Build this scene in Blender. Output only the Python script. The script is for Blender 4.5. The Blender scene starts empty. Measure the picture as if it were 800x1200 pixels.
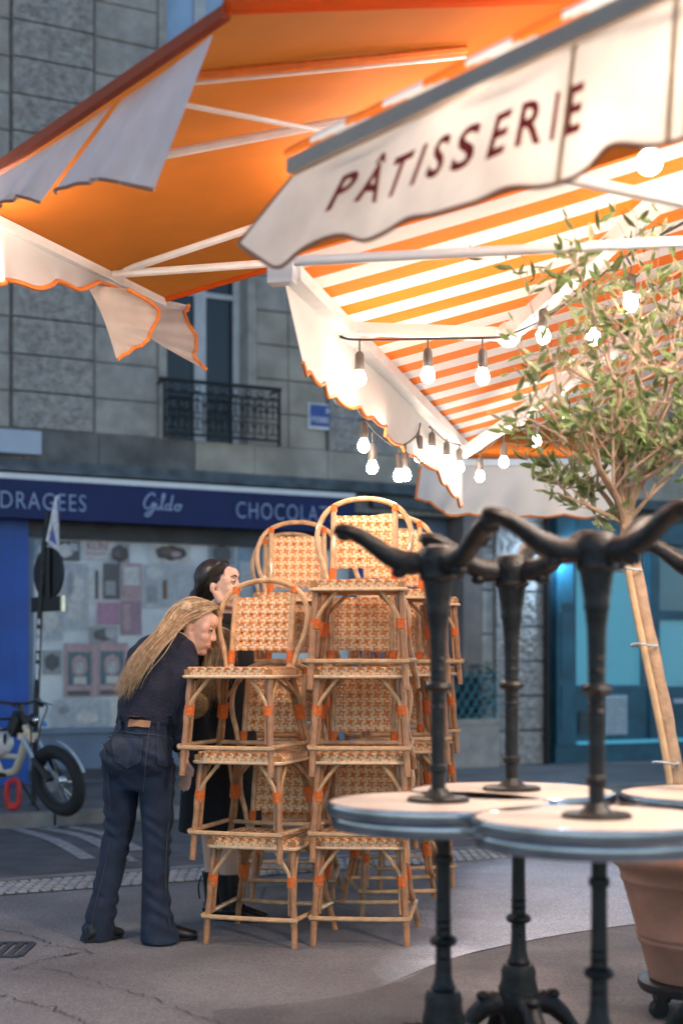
import bpy, bmesh, math, random
from mathutils import Vector as V, Matrix as M, noise
R = math.radians
random.seed(7)
SC = bpy.context.scene
COL = SC.collection
# ------------------------------------------------------------------ camera, world, sun, exposure
H, FPX = 1.2, 1667.0
cam = bpy.data.objects.new('camera', bpy.data.cameras.new('camera'))
COL.objects.link(cam)
cam.location = (0, 0, H)
cam.rotation_euler = (R(90), 0, 0)
cam.data.lens = 50
cam.data.sensor_width = 36
cam.data.shift_y = 0.1475
cam.data.clip_end = 400
cam.data.dof.use_dof = True
cam.data.dof.focus_distance = 6.15
cam.data.dof.aperture_fstop = 1.6
SC.camera = cam
W = bpy.data.worlds.new('World'); SC.world = W; W.use_nodes = True
nt = W.node_tree
sky = nt.nodes.new('ShaderNodeTexSky'); sky.sky_type = 'NISHITA'; sky.sun_disc = False
SUN_EL, SUN_AZ = 17.0, 10.0
sky.sun_elevation = R(SUN_EL); sky.sun_rotation = R(SUN_AZ)
bg = nt.nodes['Background']; bg.inputs[1].default_value = 0.125; sky.ozone_density = 2.3; sky.dust_density = .4
nt.links.new(sky.outputs[0], bg.inputs[0])
sun = bpy.data.objects.new('sun', bpy.data.lights.new('sun', 'SUN')); COL.objects.link(sun)
sun.data.energy = 0.02; sun.data.angle = R(8); sun.data.color = (1, .85, .7)
sun.rotation_euler = (R(90 - SUN_EL), 0, R(180 - SUN_AZ))
SC.view_settings.view_transform = 'Standard'; SC.view_settings.look = 'None'
SC.view_settings.exposure = 1.15; SC.view_settings.gamma = 1
SC.render.engine = 'CYCLES'
SC.cycles.use_denoising = True
SC.cycles.max_bounces = 6; SC.cycles.diffuse_bounces = 3; SC.cycles.transparent_max_bounces = 8
SC.cycles.sample_clamp_indirect = 4.0
BULB = 58.0

def P(px, py, Y):
    return V(((px - 400) * Y / FPX, Y, H - (py - 777) * Y / FPX))
# facade frame: u along the wall (to the right and away), d out from the wall, z up
FO = V((-2.38, 13.25, 0)); FU = V((.8926, .4509, 0)); FN = V((.4509, -.8926, 0))
def F(u, d, z): return FO + FU * u + FN * d + V((0, 0, z))
def Wp(px, py, d=0.0):
    k = (px - 400) / FPX
    ox, oy = FO.x + d * FN.x, FO.y + d * FN.y
    u = (k * oy - ox) / (FU.x - k * FU.y)
    y = oy + u * FU.y
    return u, H - (py - 777) * y / FPX
def Wu(px, d=0.0): return Wp(px, 777, d)[0]
# ------------------------------------------------------------------ materials
MATS = {}
def mat(name, c, rough=.6, metal=0.0, var=0.15, scale=20.0, bump=0.0, bscale=60.0, transl=0.0, c2=None, spec=.5, emit=None, estr=0.0, detail=4.0, coat=0.0):
    m = bpy.data.materials.new(name); m.use_nodes = True
    n, l = m.node_tree.nodes, m.node_tree.links
    b = n['Principled BSDF']
    b.inputs['Roughness'].default_value = rough
    b.inputs['Metallic'].default_value = metal
    b.inputs['Specular IOR Level'].default_value = spec
    if coat: b.inputs['Coat Weight'].default_value = coat
    tc = n.new('ShaderNodeTexCoord')
    no = n.new('ShaderNodeTexNoise'); no.inputs['Scale'].default_value = scale; no.inputs['Detail'].default_value = detail
    l.new(tc.outputs['Object'], no.inputs['Vector'])
    mix = n.new('ShaderNodeMix'); mix.data_type = 'RGBA'
    d = c2 or tuple(max(0, x * (1 - var * 2)) for x in c)
    mix.inputs[6].default_value = (*d, 1); mix.inputs[7].default_value = (*c, 1)
    rp = n.new('ShaderNodeMapRange'); rp.inputs[1].default_value = .3; rp.inputs[2].default_value = .65
    l.new(no.outputs['Fac'], rp.inputs[0]); l.new(rp.outputs[0], mix.inputs[0])
    l.new(mix.outputs[2], b.inputs['Base Color'])
    if bump:
        n2 = n.new('ShaderNodeTexNoise'); n2.inputs['Scale'].default_value = bscale; n2.inputs['Detail'].default_value = 5
        l.new(tc.outputs['Object'], n2.inputs['Vector'])
        bu = n.new('ShaderNodeBump'); bu.inputs['Strength'].default_value = bump; bu.inputs['Distance'].default_value = .02
        l.new(n2.outputs['Fac'], bu.inputs['Height']); l.new(bu.outputs[0], b.inputs['Normal'])
    if emit:
        b.inputs['Emission Color'].default_value = (*emit, 1); b.inputs['Emission Strength'].default_value = estr
    if transl:
        t = n.new('ShaderNodeBsdfTranslucent'); ms = n.new('ShaderNodeMixShader'); ms.inputs[0].default_value = transl
        l.new(mix.outputs[2], t.inputs[0]); l.new(b.outputs[0], ms.inputs[1]); l.new(t.outputs[0], ms.inputs[2])
        l.new(ms.outputs[0], n['Material Output'].inputs[0])
    MATS[name] = m
    return m

def speckle(name, scale=170, amt=.45):
    m = MATS[name]; n, l = m.node_tree.nodes, m.node_tree.links
    mix = [x for x in n if x.bl_idname == 'ShaderNodeMix'][0]; b = n['Principled BSDF']
    tc = n.new('ShaderNodeTexCoord'); vo = n.new('ShaderNodeTexVoronoi'); vo.inputs['Scale'].default_value = scale; l.new(tc.outputs['Object'], vo.inputs['Vector'])
    n2 = n.new('ShaderNodeTexNoise'); n2.inputs['Scale'].default_value = .55; n2.inputs['Detail'].default_value = 7; n2.inputs['Roughness'].default_value = .65; l.new(tc.outputs['Object'], n2.inputs['Vector'])
    bw_ = n.new('ShaderNodeRGBToBW'); l.new(vo.outputs['Color'], bw_.inputs[0])
    r1 = n.new('ShaderNodeMapRange'); r1.inputs[3].default_value = 1 - amt; r1.inputs[4].default_value = 1 + amt; l.new(bw_.outputs[0], r1.inputs[0])
    r2 = n.new('ShaderNodeMapRange'); r2.inputs[1].default_value = .3; r2.inputs[2].default_value = .7; r2.inputs[3].default_value = .78; r2.inputs[4].default_value = 1.16; l.new(n2.outputs['Fac'], r2.inputs[0])
    mu = n.new('ShaderNodeMath'); mu.operation = 'MULTIPLY'; l.new(r1.outputs[0], mu.inputs[0]); l.new(r2.outputs[0], mu.inputs[1])
    sc = n.new('ShaderNodeVectorMath'); sc.operation = 'SCALE'; l.new(mix.outputs[2], sc.inputs[0]); l.new(mu.outputs[0], sc.inputs['Scale'])
    l.new(sc.outputs[0], b.inputs['Base Color'])
    rr_ = n.new('ShaderNodeMapRange'); rr_.inputs[3].default_value = .48; rr_.inputs[4].default_value = .8; l.new(n2.outputs['Fac'], rr_.inputs[0]); l.new(rr_.outputs[0], b.inputs['Roughness'])
def fade(name, lo, hi, scale=1.4):
    m = MATS[name]; n, l = m.node_tree.nodes, m.node_tree.links
    tc = n.new('ShaderNodeTexCoord'); nz = n.new('ShaderNodeTexNoise'); nz.inputs['Scale'].default_value = scale; nz.inputs['Detail'].default_value = 8; l.new(tc.outputs['Object'], nz.inputs['Vector'])
    u_ = n.new('ShaderNodeUVMap'); sx = n.new('ShaderNodeSeparateXYZ'); l.new(u_.outputs[0], sx.inputs[0])
    ad = n.new('ShaderNodeMath'); ad.operation = 'MULTIPLY_ADD'; ad.inputs[1].default_value = .9; l.new(nz.outputs['Fac'], ad.inputs[0]); l.new(sx.outputs[0], ad.inputs[2])
    mr = n.new('ShaderNodeMapRange'); mr.inputs[1].default_value = lo; mr.inputs[2].default_value = hi; l.new(ad.outputs[0], mr.inputs[0])
    trn = n.new('ShaderNodeBsdfTransparent'); mxs = n.new('ShaderNodeMixShader'); l.new(mr.outputs[0], mxs.inputs[0]); l.new(trn.outputs[0], mxs.inputs[1])
    l.new(n['Principled BSDF'].outputs[0], mxs.inputs[2]); l.new(mxs.outputs[0], n['Material Output'].inputs[0])

def stripe_mat(name, ca, cb, transl):
    m = mat(name, ca, .8, 0, .04, 3, .08, 200, transl)
    n, l = m.node_tree.nodes, m.node_tree.links
    mix = [x for x in n if x.bl_idname == 'ShaderNodeMix'][0]
    uv = n.new('ShaderNodeUVMap'); sp = n.new('ShaderNodeSeparateXYZ'); l.new(uv.outputs[0], sp.inputs[0])
    fr = n.new('ShaderNodeMath'); fr.operation = 'FRACT'; l.new(sp.outputs[0], fr.inputs[0])
    gt = n.new('ShaderNodeMath'); gt.operation = 'GREATER_THAN'; gt.inputs[1].default_value = .5; l.new(fr.outputs[0], gt.inputs[0])
    mx = n.new('ShaderNodeMix'); mx.data_type = 'RGBA'; mx.inputs[6].default_value = (*ca, 1); mx.inputs[7].default_value = (*cb, 1)
    l.new(gt.outputs[0], mx.inputs[0])
    for lk in list(mix.outputs[2].links):
        l.new(mx.outputs[2], lk.to_socket)
    return m

ORANGE = (.90, .215, .02); WHITE = (.82, .77, .72)
mat('orange_canvas', ORANGE, .8, 0, .05, 4, .1, 300, .68)
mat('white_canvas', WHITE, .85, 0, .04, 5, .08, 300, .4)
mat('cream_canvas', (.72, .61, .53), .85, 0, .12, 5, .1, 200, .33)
stripe_mat('striped_canvas', ORANGE, WHITE, .35)
mat('orange_hem', (.75, .22, .04), .8, var=.1)
mat('brown_hem', (.42, .18, .10), .8, var=.1)
mat('white_metal', (.78, .77, .76), .35, 0, .05, 12)
mat('shaded_white_metal', (.40, .30, .235), .6, 0, .05, 12)  # white aluminium bar, its shade and warm street light put into the colour
mat('shaded_orange_canvas', (.42, .06, .012), .8, 0, .08, 6, .1, 200)  # orange canvas, darkened in colour for the shaded outside of the bar
mat('shaded_white_canvas', (.56, .52, .55), .85, 0, .1, 5, .1, 250, .25)  # white canvas with the dim sky light outside put into its colour
mat('red_letter', (.28, .02, .012), .8, 0, .12, 60, transl=.25)
mat('seam_tan', (.48, .32, .18), .8, transl=.3)
mat('stone', (.42, .38, .34), .9, 0, .16, 6, .35, 40)
mat('stone_rough', (.42, .38, .345), .95, 0, .22, 14, 1.0, 28)
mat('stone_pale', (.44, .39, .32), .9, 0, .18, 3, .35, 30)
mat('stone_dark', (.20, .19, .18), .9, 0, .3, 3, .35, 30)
mat('mortar', (.33, .31, .285), .95, 0, .2, 20, .4)
mat('navy_canvas', (.004, .016, .105), .65, 0, .2, 3, .1, 100)
mat('blue_paint', (.004, .085, .40), .4, 0, .12, 3, .05)
mat('greyblue_paint', (.15, .21, .29), .5, 0, .12, 4, .08)
mat('dark_slate', (.05, .06, .075), .5, 0, .3, 5)
mat('letter_grey', (.34, .42, .62), .7, var=.12, scale=40)
mat('teal_paint', (.018, .11, .165), .35, 0, .25, 3, .05)
mat('teal_glow', (.14, .56, .68), .3, 0, .1, 1.2, emit=(.06, .42, .62), estr=.12)  # faint emission added so the blinds and sill look lit
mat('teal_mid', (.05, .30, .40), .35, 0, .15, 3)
mat('black_iron', (.018, .017, .017), .42, .35, .3, 30, .25, 90)
mat('rail_iron', (.012, .012, .015), .5, .4, .2, 20)
mat('asphalt', (.125, .12, .122), .85, 0, .22, 5, .35, 260)
mat('plaza', (.215, .208, .212), .6, 0, .2, 1.3, .3, 240, detail=9)
mat('pavement', (.17, .15, .14), .85, 0, .2, 2, .3, 150)
mat('road_paint', (.36, .34, .33), .8, 0, .25, 14)
mat('kerb_stone', (.26, .25, .24), .85, 0, .2, 5, .3)
mat('stud_white', (.5, .48, .47), .7, 0, .2, 12)
mat('crack', (.085, .08, .078), .95)
mat('patch', (.195, .176, .170), .8, 0, .22, 2.2, .3, 220, detail=8)
mat('rattan', (.48, .215, .09), .38, 0, .22, 22, .2, 120, coat=.25)
mat('rattan_light', (.68, .39, .19), .42, 0, .18, 30, .1, 150, coat=.2)
mat('weave_cream', (.92, .62, .37), .5, 0, .1, 60)
mat('weave_orange', (.80, .28, .065), .5, 0, .12, 60)
mat('binding', (.85, .17, .02), .5, 0, .14, 80, .5, 400)
mat('seat_core', (.48, .25, .10), .8)
mat('ply', (.60, .47, .375), .55, 0, .1, 9, .05)
mat('steel_band', (.46, .465, .49), .18, .95, .2, 8)
mat('terracotta', (.42, .20, .135), .8, 0, .16, 6, .15, 60)
mat('soil', (.09, .05, .03), .95, 0, .4, 40, 1, 50)
mat('black_plastic', (.015, .015, .016), .45)
mat('bark', (.42, .27, .17), .85, 0, .2, 16, .4, 60)
mat('twig', (.55, .38, .29), .8, 0, .15, 30)
mat('stake', (.55, .36, .20), .7, 0, .12, 14, .2, 50)
mat('leaf', (.22, .31, .11), .55, 0, .35, 9, transl=.35)
mat('leaf_pale', (.46, .50, .29), .55, 0, .25, 9, transl=.4)
mat('bush_leaf', (.035, .085, .055), .6, 0, .4, 12, transl=.2)
mat('cable', (.04, .036, .034), .6)
mat('socket', (.12, .10, .09), .5)
mat('bulb', (1, .9, .75), .3, emit=(1, .87, .72), estr=BULB)
mat('bulb_off', (.7, .68, .62), .15)
mat('led', (.6, .8, 1), .3, emit=(.45, .70, 1), estr=1500)
mat('skin', (.78, .46, .33), .5, 0, .06, 30, transl=.05)
mat('skin_pale', (.70, .42, .31), .5, 0, .06, 30, transl=.05)
mat('lip', (.50, .13, .11), .4)
mat('eye_white', (.45, .42, .4), .2)
mat('iris', (.035, .02, .014), .2)
mat('blonde', (.54, .355, .20), .45, 0, .28, 55)
mat('blonde_light', (.74, .54, .34), .42, 0, .18, 55)
mat('blonde_dark', (.36, .21, .11), .45, 0, .2, 55)
mat('brunette', (.02, .012, .01), .4, 0, .3, 60)
mat('sweater', (.010, .013, .032), .9, 0, .2, 60, .5, 160)
mat('denim', (.012, .023, .050), .85, 0, .32, 14, .35, 240, c2=(.006, .011, .025))
mat('denim_thread', (.05, .058, .08), .85)
mat('denim_faded', (.018, .030, .058), .85, 0, .3, 18, .35, 240, c2=(.010, .017, .034))
mat('leather_tan', (.42, .20, .09), .6, 0, .15, 30)
mat('coat', (.006, .006, .008), .9, 0, .2, 30, .3, 120)
mat('boot', (.010, .010, .011), .25, 0, .2, 30, .15, 60)
mat('shoe', (.014, .014, .018), .4)
mat('straw', (.42, .26, .12), .8, 0, .25, 60, .6, 90)
mat('tyre', (.015, .015, .016), .8, 0, .1, 20)
mat('bike_beige', (.62, .52, .38), .35, var=.05, coat=.3)
mat('chrome', (.75, .75, .75), .15, 1)
mat('red_plastic', (.5, .02, .02), .4)
mat('helmet_white', (.72, .72, .74), .35)
mat('blue_plastic', (.08, .3, .7), .4)
mat('sign_back', (.012, .012, .014), .5)
mat('sign_white', (.8, .8, .82), .4)
mat('sign_blue', (.02, .09, .5), .4)
mat('sign_red', (.6, .03, .05), .4)
mat('plaque_blue', (.035, .085, .33), .35)
mat('pole_dark', (.03, .03, .034), .5, .3, .4, 30)
mat('sticker', (.6, .62, .66), .6)
mat('window_dark', (.012, .015, .022), .12, 0, .1, 2)
mat('window_frame', (.55, .55, .56), .6, 0, .1, 8)
mat('pale_panel', (.42, .48, .56), .5, 0, .06, 4)
mat('pale_pane', (.36, .52, .72), .4, 0, .08, 3)
mat('brown_stone', (.24, .19, .165), .9, 0, .15, 5, .2)
mat('zinc', (.10, .12, .14), .5, .4, .3, 6)
mat('whitewash_glow', (.78, .81, .86), .85, 0, .25, 3.5, .1, c2=(.42, .48, .56), detail=8, emit=(.62, .82, 1), estr=.035)  # whitewash with a weak glow added to brighten the display window
mat('grille', (.42, .50, .55), .5)
for nme, c in dict(p_white=(.88, .88, .9), p_pink=(.66, .44, .52), p_mauve=(.45, .29, .42), p_red=(.42, .10, .12), p_teal=(.08, .20, .28), p_black=(.02, .02, .03),
                   p_grey=(.42, .47, .54), p_magenta=(.66, .32, .55), p_brown=(.16, .08, .06), p_pale=(.66, .71, .79), p_dark=(.07, .09, .13), p_sky=(.32, .48, .66)).items():
    mat(nme, c, .75, 0, .22, 18, c2=tuple(x * .7 for x in c))
g = bpy.data.materials.new('glass'); g.use_nodes = True
n, l = g.node_tree.nodes, g.node_tree.links; n.remove(n['Principled BSDF'])
tr = n.new('ShaderNodeBsdfTransparent'); tr.inputs[0].default_value = (.97, .985, .99, 1)
gl = n.new('ShaderNodeBsdfGlossy'); gl.inputs['Roughness'].default_value = .38
fr = n.new('ShaderNodeFresnel'); fr.inputs[0].default_value = 1.5; ms = n.new('ShaderNodeMixShader')
l.new(fr.outputs[0], ms.inputs[0]); l.new(tr.outputs[0], ms.inputs[1]); l.new(gl.outputs[0], ms.inputs[2]); l.new(ms.outputs[0], n['Material Output'].inputs[0])
MATS['glass'] = g
# ------------------------------------------------------------------ object helpers
def thing(name, label, cat, loc=(0, 0, 0), rz=0.0, group=None):
    o = bpy.data.objects.new(name, None); COL.objects.link(o); o.empty_display_size = .1
    o.location = loc; o.rotation_euler = (0, 0, rz)
    o['label'] = label; o['category'] = cat
    if group: o['group'] = group
    return o
def tag(o, label, cat, group=None):
    o['label'] = label; o['category'] = cat
    if group: o['group'] = group
    return o
def mw(o):
    m = M.LocRotScale(o.location, o.rotation_euler, o.scale)
    return mw(o.parent) @ m if o.parent else m
def kids(o): return [c for c in bpy.data.objects if c.parent == o]
def link_mesh(name, me, parent=None):
    o = bpy.data.objects.new(name, me); COL.objects.link(o)
    if parent: o.parent = parent
    return o
class MB:
    def __init__(s): s.v = []; s.f = []; s.mi = []; s.uv = {}; s.cur = 0; s.T = M.Identity(4)
    def add(s, vs, fs):
        b = len(s.v); s.v += [s.T @ V(p) for p in vs]
        for f in fs: s.f.append([b + i for i in f]); s.mi.append(s.cur)
        return b
    def box(s, a, b):
        x0, y0, z0 = a; x1, y1, z1 = b
        return s.add([(x0, y0, z0), (x1, y0, z0), (x1, y1, z0), (x0, y1, z0), (x0, y0, z1), (x1, y0, z1), (x1, y1, z1), (x0, y1, z1)],
                     [(0, 3, 2, 1), (4, 5, 6, 7), (0, 1, 5, 4), (1, 2, 6, 5), (2, 3, 7, 6), (3, 0, 4, 7)])
    def hexa(s, p): # 8 points: bottom ring 0-3, top ring 4-7
        return s.add(p, [(0, 3, 2, 1), (4, 5, 6, 7), (0, 1, 5, 4), (1, 2, 6, 5), (2, 3, 7, 6), (3, 0, 4, 7)])
    def fbox(s, u0, u1, d0, d1, z0, z1): # box on the facade, bevelled outward face when asked elsewhere
        return s.hexa([F(u0, d1, z0), F(u1, d1, z0), F(u1, d0, z0), F(u0, d0, z0), F(u0, d1, z1), F(u1, d1, z1), F(u1, d0, z1), F(u0, d0, z1)])
    def tube(s, pts, r, n=8, cap=True):
        pts = [V(p) for p in pts]; k = len(pts)
        rs = r if isinstance(r, (list, tuple)) else [r] * k
        t0 = (pts[1] - pts[0]).normalized(); a = t0.orthogonal().normalized()
        vs = []; fs = []
        for i in range(k):
            t = (pts[min(i + 1, k - 1)] - pts[max(i - 1, 0)]).normalized()
            a = (a - t * a.dot(t)); a = a.normalized() if a.length > 1e-6 else t.orthogonal().normalized()
            b = t.cross(a)
            for j in range(n):
                w = 2 * math.pi * j / n
                vs.append(pts[i] + (a * math.cos(w) + b * math.sin(w)) * rs[i])
        for i in range(k - 1):
            for j in range(n):
                fs.append((i * n + j, i * n + (j + 1) % n, (i + 1) * n + (j + 1) % n, (i + 1) * n + j))
        if cap: fs.append(tuple(range(n - 1, -1, -1))); fs.append(tuple(range((k - 1) * n, k * n)))
        return s.add(vs, fs)
    def bar(s, p, q, w, h, up=V((0, 0, 1))):
        p, q = V(p), V(q); t = (q - p).normalized(); a = t.cross(up).normalized() * (w / 2); b = a.cross(t).normalized() * (h / 2)
        return s.hexa([p - a - b, p + a - b, q + a - b, q - a - b, p - a + b, p + a + b, q + a + b, q - a + b])
    def lathe(s, prof, n=24, c=(0, 0, 0)):
        vs = []; fs = []; k = len(prof)
        for r, z in prof:
            for j in range(n):
                w = 2 * math.pi * j / n; vs.append((c[0] + r * math.cos(w), c[1] + r * math.sin(w), c[2] + z))
        for i in range(k - 1):
            for j in range(n): fs.append((i * n + j, i * n + (j + 1) % n, (i + 1) * n + (j + 1) % n, (i + 1) * n + j))
        fs.append(tuple(range(n - 1, -1, -1))); fs.append(tuple(range((k - 1) * n, k * n)))
        return s.add(vs, fs)
    def loft(s, secs, n=16):
        vs = []; fs = []; k = len(secs)
        for c, A, B in secs:
            for j in range(n):
                w = 2 * math.pi * j / n; vs.append(V(c) + V(A) * math.cos(w) + V(B) * math.sin(w))
        for i in range(k - 1):
            for j in range(n): fs.append((i * n + j, i * n + (j + 1) % n, (i + 1) * n + (j + 1) % n, (i + 1) * n + j))
        fs.append(tuple(range(n - 1, -1, -1))); fs.append(tuple(range((k - 1) * n, k * n)))
        return s.add(vs, fs)
    def ball(s, c, r, n=10, m=7, rot=None):
        r = r if isinstance(r, (tuple, list)) else (r, r, r); vs = []; fs = []
        for i in range(m + 1):
            ph = math.pi * i / m
            for j in range(n):
                w = 2 * math.pi * j / n
                p = V((r[0] * math.sin(ph) * math.cos(w), r[1] * math.sin(ph) * math.sin(w), r[2] * math.cos(ph)))
                vs.append(V(c) + (rot @ p if rot else p))
        for i in range(m):
            for j in range(n): fs.append((i * n + j, (i + 1) * n + j, (i + 1) * n + (j + 1) % n, i * n + (j + 1) % n))
        return s.add(vs, fs)
    def grid(s, fn, nu, nv, uvf=None):
        vs = [fn(i / nu, j / nv) for j in range(nv + 1) for i in range(nu + 1)]
        b = len(s.v); fs = []
        for j in range(nv):
            for i in range(nu): fs.append((j * (nu + 1) + i, j * (nu + 1) + i + 1, (j + 1) * (nu + 1) + i + 1, (j + 1) * (nu + 1) + i))
        s.add(vs, fs)
        if uvf:
            for j in range(nv + 1):
                for i in range(nu + 1): s.uv[b + j * (nu + 1) + i] = uvf(i / nu, j / nv)
        return b
    def mesh(s, name, mats, inv=None, smooth=False):
        me = bpy.data.meshes.new(name)
        vs = [inv @ p for p in s.v] if inv else s.v
        me.from_pydata([tuple(p) for p in vs], [], s.f)
        for m in (mats if isinstance(mats, (list, tuple)) else [mats]): me.materials.append(MATS[m])
        for i, p in enumerate(me.polygons): p.material_index = s.mi[i]; p.use_smooth = smooth
        if s.uv:
            ul = me.uv_layers.new(name='UVMap')
            for lp in me.loops: ul.data[lp.index].uv = s.uv.get(lp.vertex_index, (0, 0))
        me.update()
        return me
    def build(s, name, mats, parent=None, smooth=False, world=True):
        inv = mw(parent).inverted() if (parent and world) else None
        me = s.mesh(name, mats, inv, smooth)
        if smooth:
            try: me.set_sharp_from_angle(angle=R(42))
            except Exception: pass
        return link_mesh(name, me, parent)
def structure(name, mb, m, smooth=False):
    o = mb.build(name, m, None, smooth); o['kind'] = 'structure'; return o
def copy_tree(o, parent=None):
    c = o.copy(); COL.objects.link(c)
    if parent: c.parent = parent
    for ch in KIDS.get(o, None) or kids(o): copy_tree(ch, c)
    return c
KIDS = {}
def spline(ctrl, n):
    ctrl = [V(c) for c in ctrl]; k = len(ctrl); out = []
    for i in range(n + 1):
        t = i / n * (k - 1); a = min(int(t), k - 2); f = t - a
        p0, p1, p2, p3 = ctrl[max(a - 1, 0)], ctrl[a], ctrl[a + 1], ctrl[min(a + 2, k - 1)]
        out.append(.5 * ((2 * p1) + (p2 - p0) * f + (2 * p0 - 5 * p1 + 4 * p2 - p3) * f * f + (3 * p1 - p0 - 3 * p2 + p3) * f ** 3))
    return out
def poly_at(pts, t):
    n = len(pts) - 1; x = max(0, min(1, t)) * n; i = min(int(x), n - 1); return pts[i].lerp(pts[i + 1], x - i)
def text_mesh(txt, size, spacing=1.0, bold=0.0, extr=0.0):
    cu = bpy.data.curves.new('t', 'FONT'); cu.body = txt; cu.size = size; cu.space_character = spacing; cu.offset = bold; cu.extrude = extr; cu.resolution_u = 4
    o = bpy.data.objects.new('t', cu); COL.objects.link(o)
    dg = bpy.context.evaluated_depsgraph_get(); dg.update()
    me = bpy.data.meshes.new_from_object(o.evaluated_get(dg))
    bpy.data.objects.remove(o); bpy.data.curves.remove(cu)
    return me
def text_to(txt, name, matn, parent, fn, spacing=1.0, bold=0.0, sub=0):
    me = text_mesh(txt, 1.0, spacing, bold)
    if sub:
        bm = bmesh.new(); bm.from_mesh(me)
        bmesh.ops.triangulate(bm, faces=bm.faces[:])
        bmesh.ops.subdivide_edges(bm, edges=[e for e in bm.edges if e.calc_length() > .12], cuts=sub); bm.to_mesh(me); bm.free()
    xs = [v.co.x for v in me.vertices]; ys = [v.co.y for v in me.vertices]
    x0, x1, y0, y1 = min(xs), max(xs), 0.0, max(ys)
    inv = mw(parent).inverted() if parent else M.Identity(4)
    for v in me.vertices: v.co = inv @ fn((v.co.x - x0) / (x1 - x0), (v.co.y - y0) / (y1 - y0))
    me.materials.clear(); me.materials.append(MATS[matn]); me.name = name
    return link_mesh(name, me, parent)
def remesh(mb, voxel, smooth=4, fac=.5):
    me = bpy.data.meshes.new('r'); me.from_pydata([tuple(p) for p in mb.v], [], mb.f)
    o = bpy.data.objects.new('r', me); COL.objects.link(o)
    m = o.modifiers.new('r', 'REMESH'); m.mode = 'VOXEL'; m.voxel_size = voxel
    sm = o.modifiers.new('s', 'SMOOTH'); sm.iterations = smooth; sm.factor = fac
    dg = bpy.context.evaluated_depsgraph_get(); dg.update()
    out = bpy.data.meshes.new_from_object(o.evaluated_get(dg))
    bpy.data.objects.remove(o); bpy.data.meshes.remove(me)
    for p in out.polygons: p.use_smooth = True
    return out
def blob(name, mb, voxel, matn, parent, smooth=4):
    me = remesh(mb, voxel, smooth); inv = mw(parent).inverted()
    for v in me.vertices: v.co = inv @ v.co
    me.materials.clear(); me.materials.append(MATS[matn]); me.name = name
    return link_mesh(name, me, parent)

for k_ in ('plaza', 'asphalt', 'patch', 'pavement'): speckle(k_)
fade('patch', .5, 1.25)
# ------------------------------------------------------------------ ground, road, pavement
mb = MB(); mb.add([(-150, -150, 0), (150, -150, 0), (150, 150, 0), (-150, 150, 0)], [(0, 1, 2, 3)]); structure('ground', mb, 'plaza')
def gstrip(name, u0, u1, d0, d1, z, m):
    b = MB(); b.add([F(u0, d1, z), F(u1, d1, z), F(u1, d0, z), F(u0, d0, z)], [(0, 1, 2, 3)]); return structure(name, b, m)
gstrip('road', -40, 60, 2.62, 5.02, .004, 'asphalt')
b = MB(); b.fbox(-40, 60, -1, 2.45, -.02, .10); structure('pavement', b, 'pavement')
b = MB()
u = -8.0
while u < 14:
    b.fbox(u, u + .98, 2.455, 2.61, -.02, .103); u += 1.0
structure('kerb', b, 'kerb_stone')
b = MB(); b.fbox(-10, 14, 5.03, 5.12, -.05, .012); structure('road_edge_strip', b, 'kerb_stone')
# tactile strip of small white studs
b = MB(); gstrip('tactile_strip_base', -4, 9, 5.14, 5.56, .004, 'pavement')
i = 0; u = -2.6
while u < 2.6:
    for j in range(6):
        d = 5.18 + j * .066 + (.033 if i % 2 else 0) * .0
        uu = u + (.03 if j % 2 else 0)
        b.fbox(uu, uu + .042, d, d + .04, .003, .014)
    u += .062; i += 1
o = b.build('tactile_stud', 'stud_white'); o['kind'] = 'stuff'
def G(px, py, z=0.0):
    Y = FPX * (H - z) / (py - 777); return V(((px - 400) * Y / FPX, Y, z))
def ribbon(name, pts, w, z, m, n=14, wob=0.0):
    c = spline(pts, n); b = MB(); vs = []
    for i, p in enumerate(c):
        t = (c[min(i + 1, n)] - c[max(i - 1, 0)]).normalized(); s = V((-t.y, t.x, 0)) * (w * (1 + random.uniform(-wob, wob)) / 2)
        o = V((random.uniform(-wob, wob) * .03, random.uniform(-wob, wob) * .03, 0))
        vs += [V((p.x, p.y, z)) + s + o, V((p.x, p.y, z)) - s + o]
    b.add(vs, [(2 * i, 2 * i + 1, 2 * i + 3, 2 * i + 2) for i in range(n)])
    return structure(name, b, m)
for q in ([(20, 973), (62, 985), (104, 1008)], [(46, 971), (100, 982), (150, 1009)], [(75, 969), (120, 978), (163, 998)], [(0, 972), (40, 971), (80, 969)], [(140, 1009), (149, 1010), (156, 1009)]):
    ribbon('road_marking', [G(*p) for p in q], .1, .008, 'road_paint')
for q in ([(-10, 1087), (40, 1098), (60, 1109), (95, 1112), (110, 1120)], [(50, 1133), (110, 1150), (180, 1172), (270, 1205)], [(-5, 1166), (60, 1182), (110, 1203)], [(90, 1118), (60, 1124), (20, 1136)],
          [(620, 1100), (690, 1108), (760, 1100)]):
    ribbon('asphalt_crack', [G(*p) for p in q], .007 if q[0][0] < 0 else .0045, .004, 'crack', 46, .7)
# repaired reddish asphalt nearest the camera
b = MB(); pts = [G(470, 1150), G(520, 1128), G(600, 1108), G(690, 1092), G(800, 1078), G(900, 1066)]
pts = spline([G(250, 1185), G(380, 1172)] + pts, 30)
b.grid(lambda a, c: V((poly_at(pts, a).x * (1 - .25 * c), poly_at(pts, a).y - 3.2 * c, .0045)), 30, 6, lambda a, c: (min(1, a * 1.5), c)); structure('asphalt_patch', b, 'patch')
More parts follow.
